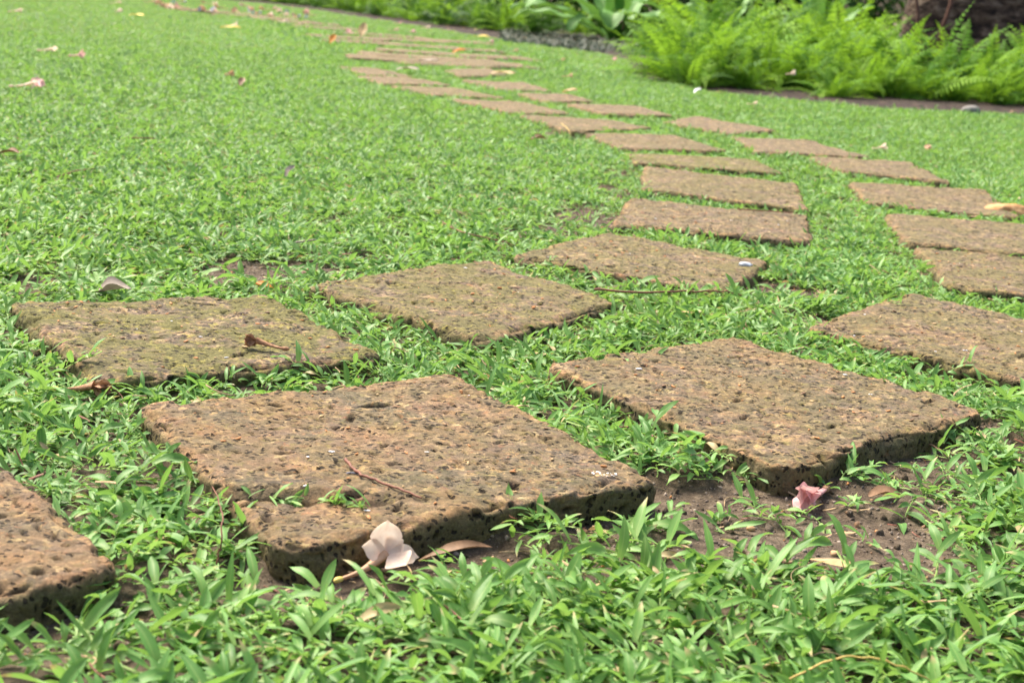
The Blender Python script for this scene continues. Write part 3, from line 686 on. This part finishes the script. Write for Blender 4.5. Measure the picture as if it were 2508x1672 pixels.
def stem_mesh(name, mat, h=1.2, r=.05, lean=.1, seed=1, seg=10, n=9):
    random.seed(seed); V = []; F = []
    for i in range(n+1):
        t = i/n; rr = r*(1-.5*t)*(1+.12*math.sin(i*2.1+seed)); cx = lean*t*t+.015*math.sin(i*1.3+seed); cy = .02*math.sin(i*.9+seed)
        for j in range(seg): a = 6.283*j/seg; k = 1+.15*math.sin(a*3+seed); V.append((cx+rr*k*math.cos(a), cy+rr*k*math.sin(a), h*t))
    for i in range(n):
        for j in range(seg): F.append((i*seg+j, i*seg+(j+1) % seg, (i+1)*seg+(j+1) % seg, (i+1)*seg+j))
    return mk_mesh(name, V, F, mat)
STM = stem_mesh('trunk', M_BARK, 1.0, .035, .1, 4)
back = along([G(560, -12, -.03), G(1000, 42, -.03), G(1200, 66, -.03), G(1450, 98, -.03)], 15) + along([G(1480, 105, -.03), G(1800, 142, -.03), G(2140, 176, -.03)], 8)
for i, p in enumerate(back):
    q = p + np.array([.4, 2.0 if i < 15 else 2.3]); root = empty('dark_shrub', (q[0], q[1], -.03), random.random()*6, 'dark leafy shrub in the shade behind the ferns and the border hedge', 'shrub', 'dark shrubs closing the view')
    obj('crown', SH[i % 3], root); obj('trunk', STM, root)

# bird's nest ferns: large wavy strap leaves
def strap(L, W, e0, curl, az, seed, twist=0.0):
    random.seed(seed); seg = 22; V = []; F = []; C = []; p = np.array([.03*math.cos(az), .03*math.sin(az), 0.]); e = e0; col = random.random(); ph = random.random()*6
    for i in range(seg+1):
        t = i/seg; T = np.array([math.cos(az)*math.cos(e), math.sin(az)*math.cos(e), math.sin(e)]); Sd = np.array([-math.sin(az), math.cos(az), 0.]); N = np.cross(T, Sd); N = N if N@np.array([-math.cos(az)*math.sin(e), -math.sin(az)*math.sin(e), math.cos(e)]) > 0 else -N
        tw = twist*t; Sd, N = Sd*math.cos(tw)+N*math.sin(tw), N*math.cos(tw)-Sd*math.sin(tw)
        w = W*.5*(min(1, .18+t*2.0))*(max(0, 1-max(0, (t-.72)/.28)**2.2))**.6+.002
        for j, s in enumerate((-1, -.5, -.06, .06, .5, 1)):
            wavz = .016*abs(s)**2*math.sin(ph+t*26+s*.7)*(1 if W > .05 else .3); V.append(p+Sd*w*s*(1+.05*math.sin(t*31+ph)*(abs(s) > .9))+N*(abs(s)*w*.30+wavz-(.004 if abs(s) < .1 else 0)))
            C.append((col, .4+.6*t, abs(s)*.9))
        p = p+T*L/seg; e -= curl/seg*(.3+1.4*t)
        az += random.uniform(-.02, .02)
    for i in range(seg):
        for j in range(5): a = i*6+j; F.append((a, a+1, a+7, a+6))
    return mk_mesh('leaf', V, F, M_NEST, True, np.array(C))
def nest_fern(px, py, leaves, label, k=1.22):
    root = empty('nest_fern', G(px, py, -.02), 0, label, 'fern', "bird's nest ferns in the bed")
    for i, (az, L, W, e0, cu) in enumerate(leaves):
        obj('leaf', strap(L*k, W*k, e0, cu, math.radians(az), int(px)+i, random.uniform(-.2, .2)), root)
    o = obj('trunk', stem_mesh('trunk', M_BARK, .06, .05, 0, 3), root); return root
nest_fern(1505, 106, [(-96, .66, .19, 1.15, 2.75), (-50, .60, .15, 1.0, 2.6), (-176, .95, .19, .62, 1.1), (168, .9, .18, .50, .9), (-152, 1.0, .17, .95, 2.0), (-18, 1.0, .18, .66, 1.3), (4, 1.1, .18, .75, 1.4), (-38, .85, .14, .8, 2.0), (60, .8, .16, .9, .8), (110, .8, .16, .9, .7), (-110, .6, .15, 1.35, .5), (25, .9, .16, .7, 1.0), (140, .9, .15, .8, 1.0), (-128, .7, .14, .8, 2.0), (-75, .5, .14, 1.35, .6)],
          "bird's nest fern with broad wavy leaves, one hanging like a tongue towards the path")
nest_fern(1760, 138, [(-110, .75, .12, 1.35, .6), (-60, .8, .12, 1.3, .7), (-170, 1.0, .14, .8, 1.0), (180, 1.0, .14, .6, .8), (10, .8, .12, 1.0, 1.2), (90, .8, .12, 1.3, .8), (-20, .7, .11, 1.2, 1.0), (-140, .8, .12, 1.1, .9), (45, .8, .12, 1.2, .9), (-80, .9, .10, 1.5, .3), (-88, .95, .13, 1.35, .2)],
          "bird's nest fern with upright light green strap leaves rising behind the sword ferns", 1.0)
nest_fern(1985, 158, [(-100, .8, .13, 1.35, .5), (-60, .8, .13, 1.25, .6), (-150, .8, .12, 1.2, .8), (20, .8, .12, 1.1, .9), (100, .8, .12, 1.3, .6), (-30, .7, .12, 1.2, .7), (170, .8, .11, 1.1, 1.0)],
          "bird's nest fern half hidden at the back of the sword ferns left of the rock", 1.0)

# low dark ground cover in front of the hedge
mm = []
for s in range(4):
    random.seed(600+s); parts = []
    for i in range(26): parts.append(leaf_geo((random.gauss(0, .012), random.gauss(0, .012), 0), random.random()*6.28, random.uniform(.6, 1.4), random.uniform(.05, .10), .005, random.uniform(.8, 2.2), .3, 0, random.random()*.98, 0, 4))
    V, F, C = join_geo(parts); mm.append(mk_mesh('tuft', V, F, M_MONDO, True, np.array(C)))
C_MO = proto_collection('dark_tuft', mm)
mp = []
for _ in range(520):
    px = rng.uniform(1230, 1560); py = rng.uniform(78, 112) + (px-1230)*.09; mp.append(list(G(px, py, -.03)))
mp = np.array(mp); n = len(mp)
scatter('mondo_grass', mp, np.c_[np.zeros((n, 2)), rng.random(n)*6.28], .7+.5*rng.random(n), rng.integers(0, 4, n), rng.random(n), C_MO, 'low dark green strap-leaved ground cover below the nest fern')
# leaf litter on the bed soil
lm = []
for s in range(4):
    random.seed(650+s); V, F, C = leaf_geo((0, 0, .004), 0, .15, .05, .022, .6, .3, .1, .2, .4, 4); lm.append(mk_mesh('litter', V, F, [M_BROWNLEAF, M_BROWNLEAF, M_DRYLEAF, M_TANLEAF][s]))
C_LI = proto_collection('litter_leaf', lm)
Pl = region(60, 5.5, 20); keep = ~bed_side(Pl); Pl = Pl[keep]; n = len(Pl)
scatter('leaf_litter', np.c_[Pl, np.full(n, -.028)], np.c_[rng.normal(0, .3, (n, 2)), rng.random(n)*6.28], .5+.7*rng.random(n), rng.integers(0, 4, n), rng.random(n), C_LI, 'brown leaf litter on the dark soil of the bed')

# rock behind the ferns at the upper right, slender reddish stem in front of it
def rock(name, loc, R, sq, seed, label, n=44):
    V, F = lump(R, seed, n, .22, sq, .7); V = V + (0.05*R*fbm(V/R, .35, seed+5, 4))[:, None]*V/np.linalg.norm(V, axis=1)[:, None]
    st = .045*R*np.abs(np.sin(V[:, 2]/R*9+2*vnoise(V/R/.6, seed+9))); V[:, 1] += st
    o = obj(name, mk_mesh(name, V, F, M_ROCK), loc=loc); tag(o, label, 'rock'); return o
p = G(2400, 205, -.03); rock('rock', (p.x+.35, p.y+.6, .3), .62, (1.35, .5, 1.2), 4, 'large dark brown weathered rock rising behind the ferns at the upper right')
p = G(2620, 215, -.03); rock('rock', (p.x+.5, p.y+.5, .2), .6, (1.1, .6, 1.2), 9, 'second dark rock at the far right edge behind the tall fern fronds')
p = G(2290, 205, -.03); st = obj('tree_stem', stem_mesh('tree_stem', M_BARK, 1.6, .022, .12, 6, 8, 16), loc=(p.x, p.y, -.03)); tag(st, 'slender reddish-brown stem in front of the dark rock', 'stem')
p = G(2225, 200, -.03); st = obj('tree_stem', stem_mesh('tree_stem', M_BARK, 1.6, .014, -.1, 8, 8, 16), loc=(p.x, p.y, -.03)); tag(st, 'thin dark stem at the left end of the dark rock', 'stem')
V, F = lump(.05, 12, 9, .25, (1, .6, .75), 1.0); p = G(2378, 287, -.03); o = obj('stone', mk_mesh('stone', V, F, M_GREYPEB), loc=(p.x, p.y, 0)); tag(o, 'pointed grey-brown stone standing at the edge of the fern bed', 'stone')

# ------------------------------------------------------------------ twigs, stalks, leaves, blossoms, pebbles
def tube(pts, r0, r1, seg=6):
    P = np.array(pts, float); V = []; F = []; n = len(P)
    for i in range(n):
        T = P[min(i+1, n-1)]-P[max(i-1, 0)]; T /= np.linalg.norm(T)+1e-9; A = np.cross(T, [0, 0, 1.]); A = A/np.linalg.norm(A) if np.linalg.norm(A) > 1e-3 else np.array([1., 0, 0]); B = np.cross(T, A)
        r = r0+(r1-r0)*i/(n-1)
        for j in range(seg): a = 6.283*j/seg; V.append(P[i]+r*(A*math.cos(a)+B*math.sin(a)))
    for i in range(n-1):
        for j in range(seg): F.append((i*seg+j, i*seg+(j+1) % seg, (i+1)*seg+(j+1) % seg, (i+1)*seg+j))
    return V, F
def smooth_path(ctrl, n=18, jit=.0006, seed=1):
    C = np.array([list(c) for c in ctrl], float); t = np.linspace(0, len(C)-1, n); out = []
    for s in t:
        i = min(int(s), len(C)-2); f = s-i; p0, p1, p2, p3 = C[max(i-1, 0)], C[i], C[i+1], C[min(i+2, len(C)-1)]
        out.append(.5*((2*p1)+(-p0+p2)*f+(2*p0-5*p1+4*p2-p3)*f*f+(-p0+3*p1-3*p2+p3)*f**3))
    out = np.array(out); r = np.random.default_rng(seed); return out + r.normal(0, jit, out.shape)
def twig(name, ctrl, r0, r1, mat, label, cat, seed=1, jit=.0006):
    V, F = tube(smooth_path([G(*c) for c in ctrl], 22, jit, seed), r0, r1); V = np.array(V); c = V.mean(0); c[2] = V[:, 2].min()
    o = obj(name, mk_mesh(name, V-c, F, mat), loc=tuple(c)); return tag(o, label, cat)
twig('twig', [(846,1125,.006),(880,1158,.005),(950,1186,.005),(1034,1218,.005)], .0017, .0009, M_TWIG, 'curved reddish-brown twig lying on the big foreground block', 'twig', 1)
twig('twig', [(1455,708,.008),(1560,716,.009),(1690,714,.009),(1775,714,.006),(1825,728,-.004),(1872,757,-.018)], .0020, .0009, M_TWIG, 'long thin red twig stretched over the grass in front of the fluff-topped block', 'twig', 2)
twig('twig', [(1815,757,-.02),(1808,778,-.02),(1818,792,-.02)], .0014, .0010, M_TWIG, 'short hooked brown twig beside the bare patch in the middle of the path', 'twig', 12)
twig('twig', [(1078,540,-.004),(1130,568,0.0),(1180,580,-.002),(1262,600,-.01)], .0016, .0009, M_TWIG, 'thin brown twig lying in the lawn left of the bare soil strip', 'twig', 3)
twig('twig', [(1806,512,.004),(1870,516,.005),(1950,521,.005)], .0019, .0012, M_TWIG, 'thin dark red twig on the back edge of a left-row block', 'twig', 4)
twig('twig', [(140,434,.0),(180,420,.004),(232,413,.0)], .0016, .0010, M_TWIG, 'short dark twig in the lawn at the left, below the brown leaf', 'twig', 5)
twig('twig', [(315,338,.0),(380,339,.003)], .0022, .0014, M_TWIG, 'straight dark twig in the upper left lawn', 'twig', 6)
twig('twig', [(720,595,.0),(760,588,.004),(780,590,.0)], .0020, .0012, M_DRYLEAF, 'short grey stick in the grass left of the middle mossy block', 'twig', 7)
twig('twig', [(2275,1085,-.02),(2320,1110,-.025),(2420,1130,-.03),(2508,1155,-.03)], .0013, .0007, M_BROWNLEAF, 'thin bent dry runner along the soil behind the bare dirt at the right', 'twig', 8)
twig('grass_stalk', [(1935,1660,.0),(2040,1617,.010),(2120,1607,.012),(2230,1640,.006),(2310,1685,-.01)], .0009, .0006, M_STALK, 'arching ochre grass stalk in the bottom right foreground', 'grass stalk', 9)
twig('grass_stalk', [(1375,302,.01),(1392,318,.02),(1400,345,-.01)], .0016, .001, M_STALK, 'thin dry stalk bent over the flank of a mossy orange block', 'grass stalk', 10)
twig('grass_stalk', [(530,1385,-.02),(545,1300,.006),(540,1240,.012),(520,1190,.0)], .0008, .0005, M_TWIG, 'fine reddish stalk arching over the grass between the two foreground blocks', 'grass stalk', 11)
twig('metal_stake', [(1516,105,-.03),(1524,78,.10),(1527,62,.20),(1522,52,.25),(1517,60,.22)], .007, .006, M_RUST, 'rusty hooked metal stake standing under the nest fern', 'stake', 13, .0)

def dry_leaf(px, py, z, az, L, W, mat, label, tilt=.2, curl=.5, fold=.5, wav=.08, cat='leaf', seg=12, twist=.3, name='dry_leaf', group=None):
    random.seed(int(px*7+py)); V, F, C = leaf_geo((-L/2*math.cos(tilt), 0, 0), 0, tilt+curl*.3, L, W, curl, fold, wav, .5, twist, seg, .15, .42)
    V = np.array(V); V[:, 2] -= V[:, 2].min(); o = obj(name, mk_mesh(name, V, F, mat), loc=G(px, py, z)); o.rotation_euler = (0, 0, az); return tag(o, label, cat, group)
dry_leaf(276, 722, -.012, .15, .052, .030, M_DRYLEAF, 'grey dry leaf standing on edge behind the dark mossy block', .25, .3, .9)
dry_leaf(1115, 1372, -.030, .30, .066, .013, M_BROWNLEAF, 'long brown dry leaf tucked under the front edge of the big foreground block', .25, .5, .8)
dry_leaf(2050, 1390, -.030, -.55, .055, .013, M_TANLEAF, 'narrow tan leaf strip lying at the edge of the bare dirt', .1, .25, .4, .04)
dry_leaf(1695, 772, -.008, -.45, .055, .009, M_TANLEAF, 'narrow straw-coloured leaf in the grass in front of the fluff-topped block', .1, .5, .4)
dry_leaf(710, 433, .0, 1.0, .040, .018, M_DRYLEAF, 'small greyish folded leaf upright in the middle of the lawn', .7, .4, .9)
dry_leaf(25, 380, .0, -.3, .055, .020, M_BROWNLEAF, 'brown curled leaf in the lawn at the left edge', .2, .6, .9)
dry_leaf(592, 212, .0, 1.5, .06, .03, M_BROWNLEAF, 'dark curled dead leaf in the lawn left of the path', .6, .3, .6)
dry_leaf(1318, 345, .0, .3, .06, .022, M_BROWNLEAF, 'reddish-brown dead leaf in the grass by the flank of the long block', .2, .6, .9)
dry_leaf(1050, 152, .01, .0, .12, .045, M_DRYLEAF, 'greyish fallen leaf on the far part of the path', .1, .3, .4)
dry_leaf(1000, 173, .01, .1, .12, .045, M_DRYLEAF, 'grey-green fallen leaf lying across a far block at the left rim', .1, .3, .4)
dry_leaf(1232, 183, .01, -.15, .13, .05, M_TANLEAF, 'long pale leaf at the end of a rounded far block', .1, .2, .4)
dry_leaf(1395, 229, .008, -.2, .07, .04, M_TANLEAF, 'small pale fallen leaf on the back edge of a block near the sunlit grass', .3, .4, .5)
dry_leaf(2165, 1215, -.03, .2, .035, .02, M_BROWNLEAF, 'dark brown leaf half under the grass behind the bare dirt', .1, .3, .7)
dry_leaf(640, 705, -.012, -.2, .045, .012, M_ORANGE, 'rust-brown curled leaf on the soil behind the dark mossy block', .1, .5, .9)
dry_leaf(1180, 92, .0, -.1, .16, .05, M_YELLOW, 'yellow leaf on the far sunlit path', .1, .2, .3)
dry_leaf(815, 108, .0, 1.2, .09, .045, M_ORANGE, 'bright orange leaf lying alone on the lawn left of the far path', .8, .3, .7)
dry_leaf(888, 92, .02, 1.4, .14, .07, M_TANLEAF, 'pale upright leaf beside the far path, near the orange one', .9, .3, .4)
dry_leaf(565, 70, .0, .1, .16, .06, M_YELLOW, 'yellow leaf lying in the upper lawn left of the path', .1, .3, .3)
dry_leaf(335, 40, .0, -.4, .16, .05, M_YELLOW, 'narrow yellow leaf in the top left lawn', .1, .3, .3)
dry_leaf(1708, 228, .0, .4, .045, .03, M_WHITE, 'whitish scrap on the soil at the foot of the fern clump', .5, .4, .6)
dry_leaf(1125, 131, .0, .4, .10, .04, M_ORANGE, 'small orange leaf between two far blocks', .3, .4, .6)

# blossoms ---------------------------------------------------------------------------------------------
def petal(L, W, cup, seed, crump=.12, n=9):
    r = np.random.default_rng(seed); V = []; F = []
    for i in range(n+1):
        t = i/n; w = W*.5*(math.sin(math.pi*min(1, (.12+t*.86))**1.1)**.7)*(.5+.6*min(1, t*2))
        for j in range(7):
            s = j/3-1; V.append((L*t*(1-.08*abs(s)**2*t), s*w, cup*L*t*t + .25*w*s*s))
    V = np.array(V); V[:, 2] += crump*W*vnoise(V/(W*.45)+seed, seed)*np.linspace(0, 1, n+1).repeat(7); V[:, 1] += .06*W*vnoise(V/(W*.3)+seed, seed+3)
    for i in range(n):
        for j in range(6): a = i*7+j; F.append((a, a+1, a+8, a+7))
    return V, F
def rotm(V, *rots):
    for ax, an in rots: V = np.asarray(V)@np.array(Matrix.Rotation(an, 3, ax)).T
    return V
def blossom(loc, rz, s, label, mp=M_PETAL, mt=M_TUBE, mc=M_CALYX, spread=1.0, crump=.12, seed=1, cat='flower', group=None, tilt=0.25, petals=5, face=0.0, pw=1.0):
    """fallen trumpet flower: tube along -x, petals at its mouth"""
    root = empty('fallen_blossom', loc, rz, label, cat, group); r = random.Random(seed)
    ctrl = [np.array(c)*s for c in ((-.045, 0, .004), (-.030, .0, .0055), (-.012, 0, .009), (.002, 0, .013))]
    pts = smooth_path(ctrl, 10, 0); V = []; F = []
    for i, p in enumerate(pts):
        rr = s*(.0028+.0050*(i/9)**2)
        for j in range(10): a = 6.283*j/10; k = 1+.12*math.sin(3*a+i*.5); V.append((p[0], p[1]+rr*k*math.cos(a), p[2]+rr*k*.75*math.sin(a)))
    for i in range(9):
        for j in range(10): F.append((i*10+j, i*10+(j+1) % 10, (i+1)*10+(j+1) % 10, (i+1)*10+j))
    obj('flower_tube', mk_mesh('flower_tube', V, F, mt), root)
    V, F = lump(.0045*s, seed, 6, .1, (1.7, .9, .85)); obj('calyx', mk_mesh('calyx', V+np.array([-.048*s, 0, .004*s]), F, mc), root)
    for i in range(petals):
        a = 2*math.pi*i/petals+.3; V, F = petal(.024*s*r.uniform(.85, 1.1), .021*s*pw*r.uniform(.85, 1.1), r.uniform(-.2, .3), seed*10+i, crump)
        V = rotm(V, ('Y', -(math.pi/2)*spread*.75+r.uniform(-.25, .25)), ('X', a))    # fan around the tube axis
        V = rotm(V, ('Y', tilt), ('Z', face)); V = V + np.array([.002, 0, .013])*s
        m = V[:, 2] < .0015; V[m, 2] = .0015 + (V[m, 2]-.0015)*.05
        obj('petal', mk_mesh('petal', V, F, mp), root)
    return root
def big_blossom(loc, label):
    e_ = G(826, 1436, loc[2]); root = empty('fallen_blossom', loc, math.atan2(loc[1]-e_[1], loc[0]-e_[0]), label, 'flower')
    pts = smooth_path([(-.040, .004, .0035), (-.026, .003, .0045), (-.012, .001, .008), (.004, 0, .015)], 12, 0); V = []; F = []
    for i, p in enumerate(pts):
        rr = .0018+.0042*(i/11)**2
        for j in range(12): a = 6.283*j/12; k = 1+.10*math.sin(3*a+i*.5); V.append((p[0], p[1]+rr*k*math.cos(a), p[2]+rr*k*.8*math.sin(a)))
    for i in range(11):
        for j in range(12): F.append((i*12+j, i*12+(j+1) % 12, (i+1)*12+(j+1) % 12, (i+1)*12+j))
    obj('flower_tube', mk_mesh('flower_tube', V, F, M_TUBE), root)
    V, F = lump(.0030, 3, 8, .12, (1.8, .9, .85)); obj('calyx', mk_mesh('calyx', V+np.array([-.043, .004, .0035]), F, M_CALYX), root)
    for i, (ang, L, W, cup, lean, dy) in enumerate([(162, .024, .017, .25, .5, -.002), (84, .027, .026, .18, .35, .001), (28, .020, .020, .1, .5, .002), (-4, .030, .018, -.25, .8, -.003), (-60, .017, .026, .35, .9, -.006)]):
        V, F = petal(L, W, cup, 90+i, .06, 16); V = rotm(V, ('X', math.pi/2), ('Y', -math.radians(ang)), ('X', -lean), ('Z', -.45)); V = V + np.array([.005, dy, .016])
        m = V[:, 2] < .001; V[m, 2] = .001; obj('petal', mk_mesh('petal', V, F, M_PETAL), root)
    return root
big_blossom(G(930, 1400, -.034), 'large pale pink blossom with yellow-tipped tube against the front of the big block')
blossom(G(1985, 1238, -.034), math.radians(-118), 1.05, 'wilted rose-pink flower on the bare dirt at the right', M_PINK, M_PINK, M_BROWN, spread=.35, crump=.22, seed=5, tilt=-.1)
blossom(G(632, 852, .001), math.radians(172), .72, 'dark brown withered blossom lying on the mossy block at the left', M_BROWN, M_BROWN, M_BROWN, spread=.2, crump=.5, seed=6)
blossom(G(225, 968, -.012), math.radians(-2), .85, 'brown withered blossom with a yellow tip lying in the grass at the left', M_BROWN, M_BROWN, M_CALYX, spread=.15, crump=.45, seed=7)
FB = [((72,217),1.9,.3,'pinkish blossom in the left lawn, the left one of a touching pair',M_PETAL),((95,213),1.9,2.0,'pinkish blossom in the left lawn, the right one of a touching pair',M_PINK),
 ((125,128),1.9,.1,'dull pink blossom lying in the lawn near the left edge, beside the orange-pink one',M_PETAL),((196,142),1.9,-.4,'orange-pink blossom at the left end of the sunlit strip of lawn',M_PINK),
 ((45,32),2.2,.4,'brownish pink blossom in the top left corner of the lawn',M_PETAL),((2160,366),1.2,.4,'small pale peach blossom in the lawn at the right, the left of two',M_PETAL),((2272,366),1.1,1.2,'small peach blossom in the lawn at the right, the right of two',M_TUBE),
 ((1505,148),1.6,1.5,'pink blossom standing on the soil below the nest fern',M_PINK),((565,187),1.6,-.9,'small peach blossom in the lawn left of the proud orange block',M_TUBE),((575,66),2.2,.5,'pale pink blossom beside the yellow leaf in the upper lawn',M_PETAL),
 ((292,30),2.3,1.4,'pale blossom high in the lawn, the lower of a stacked pair',M_PETAL),((290,10),2.4,.4,'pale blossom high in the lawn, the upper of a stacked pair',M_PETAL),
 ((738,62),2.1,.3,'pale pink blossom at the left rim of the far path',M_PINK),((697,57),2.1,.9,'pale blossom near the left rim of the far path, next to a pinker one',M_PETAL),((855,81),2.0,2.2,'pink blossom left of the pale upright leaf by the far path',M_PINK),
 ((970,77),2.0,.3,'pink blossom at the middle of the far path near the hedge',M_PINK),((1010,82),2.0,1.1,'lilac-pink blossom right of the middle of the far path',M_PINK),((1046,71),2.0,.6,'pale pink blossom at the foot of the hedge',M_PETAL),
 ((1227,73),1.9,.4,'rose blossom under the hedge, left of the dark ground cover',M_PINK),((1203,105),1.7,.9,'small pink blossom on the soil edge beyond the far blocks',M_PINK),((1262,128),1.6,.3,'pale brownish blossom on the far grass right of the path',M_TUBE),
 ((1378,150),1.6,.7,'peach blossom in the far grass beside the nest fern',M_TUBE),((980,60),2.1,.2,'pink blossom on the soil strip in front of the hedge',M_PINK),((1395,190),1.4,.4,'pale blossom in the bright sunlit grass',M_TUBE),
 ((1940,184),1.3,.7,'pale pink blossom caught low in the fern clump',M_PETAL),((1848,257),1.1,.2,'white-pink scrap of blossom on the soil before the ferns',M_PETAL)]
for i, ((x, y), s, rz, lab, m) in enumerate(FB):
    blossom(G(x, y, -.004 if i != 24 else .14), rz, s*.64, lab, m, m, m, spread=.7, crump=.3, seed=20+i, group='blossoms fallen on the far lawn', petals=4)
random.seed(77)
for i in range(34):
    x = random.uniform(370, 760); y = 6+(x-370)*.09+random.uniform(-10, 14)
    blossom(G(x, max(y, -4), -.01), random.random()*6, random.uniform(1.7, 2.3), 'faded pink blossom in the drift of blossoms along the hedge foot at the top', random.choice([M_PETAL, M_PINK, M_PETAL, M_TUBE, M_WHITE]), M_TUBE, M_TUBE, spread=.7, crump=.3, seed=60+i, group='drift of blossoms along the hedge foot', petals=4)

# pebbles, fluff, droppings -----------------------------------------------------------------------------
for i, (x, y, s, m, lab) in enumerate([(1838, 1293, .0036, M_PEBBLE, 'small tan pebble among the grass at the left rim of the bare dirt'), (2043, 1354, .0040, M_PEBBLE, 'rough brown pebble above the tan leaf strip'), (2072, 1382, .0036, M_GREYPEB, 'grey pebble beside the tan leaf strip'),
        (2484, 1108, .0055, M_PEBBLE, 'ochre pebble by the right edge behind the bare dirt'), (2105, 1392, .003, M_PEBBLE, 'tiny orange pebble at the right end of the tan leaf strip')]):
    V, F = lump(s, 30+i, 7, .25, (1.3, .9, .75)); p = G(x, y, -.034); o = obj('pebble', mk_mesh('pebble', V, F, m), loc=(p.x, p.y, float(soil_z(np.array([[p.x, p.y]]))[0])+s*.4)); o.rotation_euler = (0, 0, i*1.3); tag(o, lab, 'pebble')
V, F = lump(.0065, 41, 14, .5, (1.5, 1, .55), .35); o = obj('feather_fluff', mk_mesh('feather_fluff', V, F, M_FLUFF), loc=G(1826, 647, .006)); tag(o, 'small tuft of bluish-white fluff on the grey-brown block', 'fluff')
def speck(cx, cy, spots, mat, label, name, cat, seed):
    r = random.Random(seed); parts = []
    for (dx, dy, s) in spots:
        V, F = lump(s*.75, r.randint(1, 99), 5, .5, (1.3, .9, .35), .5); parts.append(([tuple(v) for v in (V+np.array([dx, dy, s*.2]))], F, [(0, 0, 0)]*len(V)))
    V, F, C = join_geo(parts); pw = np.array([list(G(cx, cy))[:2]]); z = drop_on_stones(pw)[0]
    o = obj(name, mk_mesh(name, V, F, mat), loc=(pw[0, 0], pw[0, 1], z)); tag(o, label, cat)
rr = random.Random(5)
speck(1478, 1165, [(rr.uniform(-.011, .013), rr.uniform(-.005, .006), rr.uniform(.0005, .0015)) for _ in range(22)], M_WHITE, 'splash of dried white droppings near the right corner of the big foreground block', 'bird_dropping', 'dropping', 1)
speck(812, 1112, [(-.001, 0, .0022), (.0015, .0004, .0018), (.0004, -.001, .001)], M_WHITE, 'white crumb on the big foreground block above the curved twig', 'white_crumb', 'crumb', 2)
speck(1045, 1110, [(-.001, 0, .0014), (.0012, .0006, .0012)], M_WHITE, 'small white crumb at the middle of the big foreground block', 'white_crumb', 'crumb', 3)
speck(900, 1240, [(-.001, 0, .002), (.001, .0004, .0018)], M_WHITE, 'round white crumb below the lower end of the curved twig', 'white_crumb', 'crumb', 4)
speck(862, 1165, [(-.004, -.001, .0017), (-.002, .0, .0022), (.001, .0006, .0024), (.004, .001, .0022), (.005, 0, .0014)], M_DARKBIT, 'dark blue-grey dropping beside the curved twig on the big block', 'bird_dropping', 'dropping', 5)
speck(1565, 903, [(-.002, 0, .0021), (.001, .0004, .0026), (.003, 0, .0016)], M_WHITE, 'white crumb at the left part of the pitted reddish block', 'white_crumb', 'crumb', 6)
speck(2070, 917, [(-.001, 0, .0019), (.001, .0006, .002)], M_WHITE, 'white crumb at the upper middle of the pitted reddish block', 'white_crumb', 'crumb', 7)
speck(2133, 967, [(-.002, 0, .0013), (.001, .0003, .0013)], M_WHITE, 'faint white crumb at the right part of the pitted reddish block', 'white_crumb', 'crumb', 8)
speck(1140, 658, [(-.001, 0, .0018), (.001, .0004, .002)], M_WHITE, 'white crumb at the back of the yellowish mossy block', 'white_crumb', 'crumb', 9)
speck(2365, 853, [(-.002, 0, .0018), (.002, .0004, .0016)], M_WHITE, 'white crumb on the mossy brown block at the right edge', 'white_crumb', 'crumb', 10)
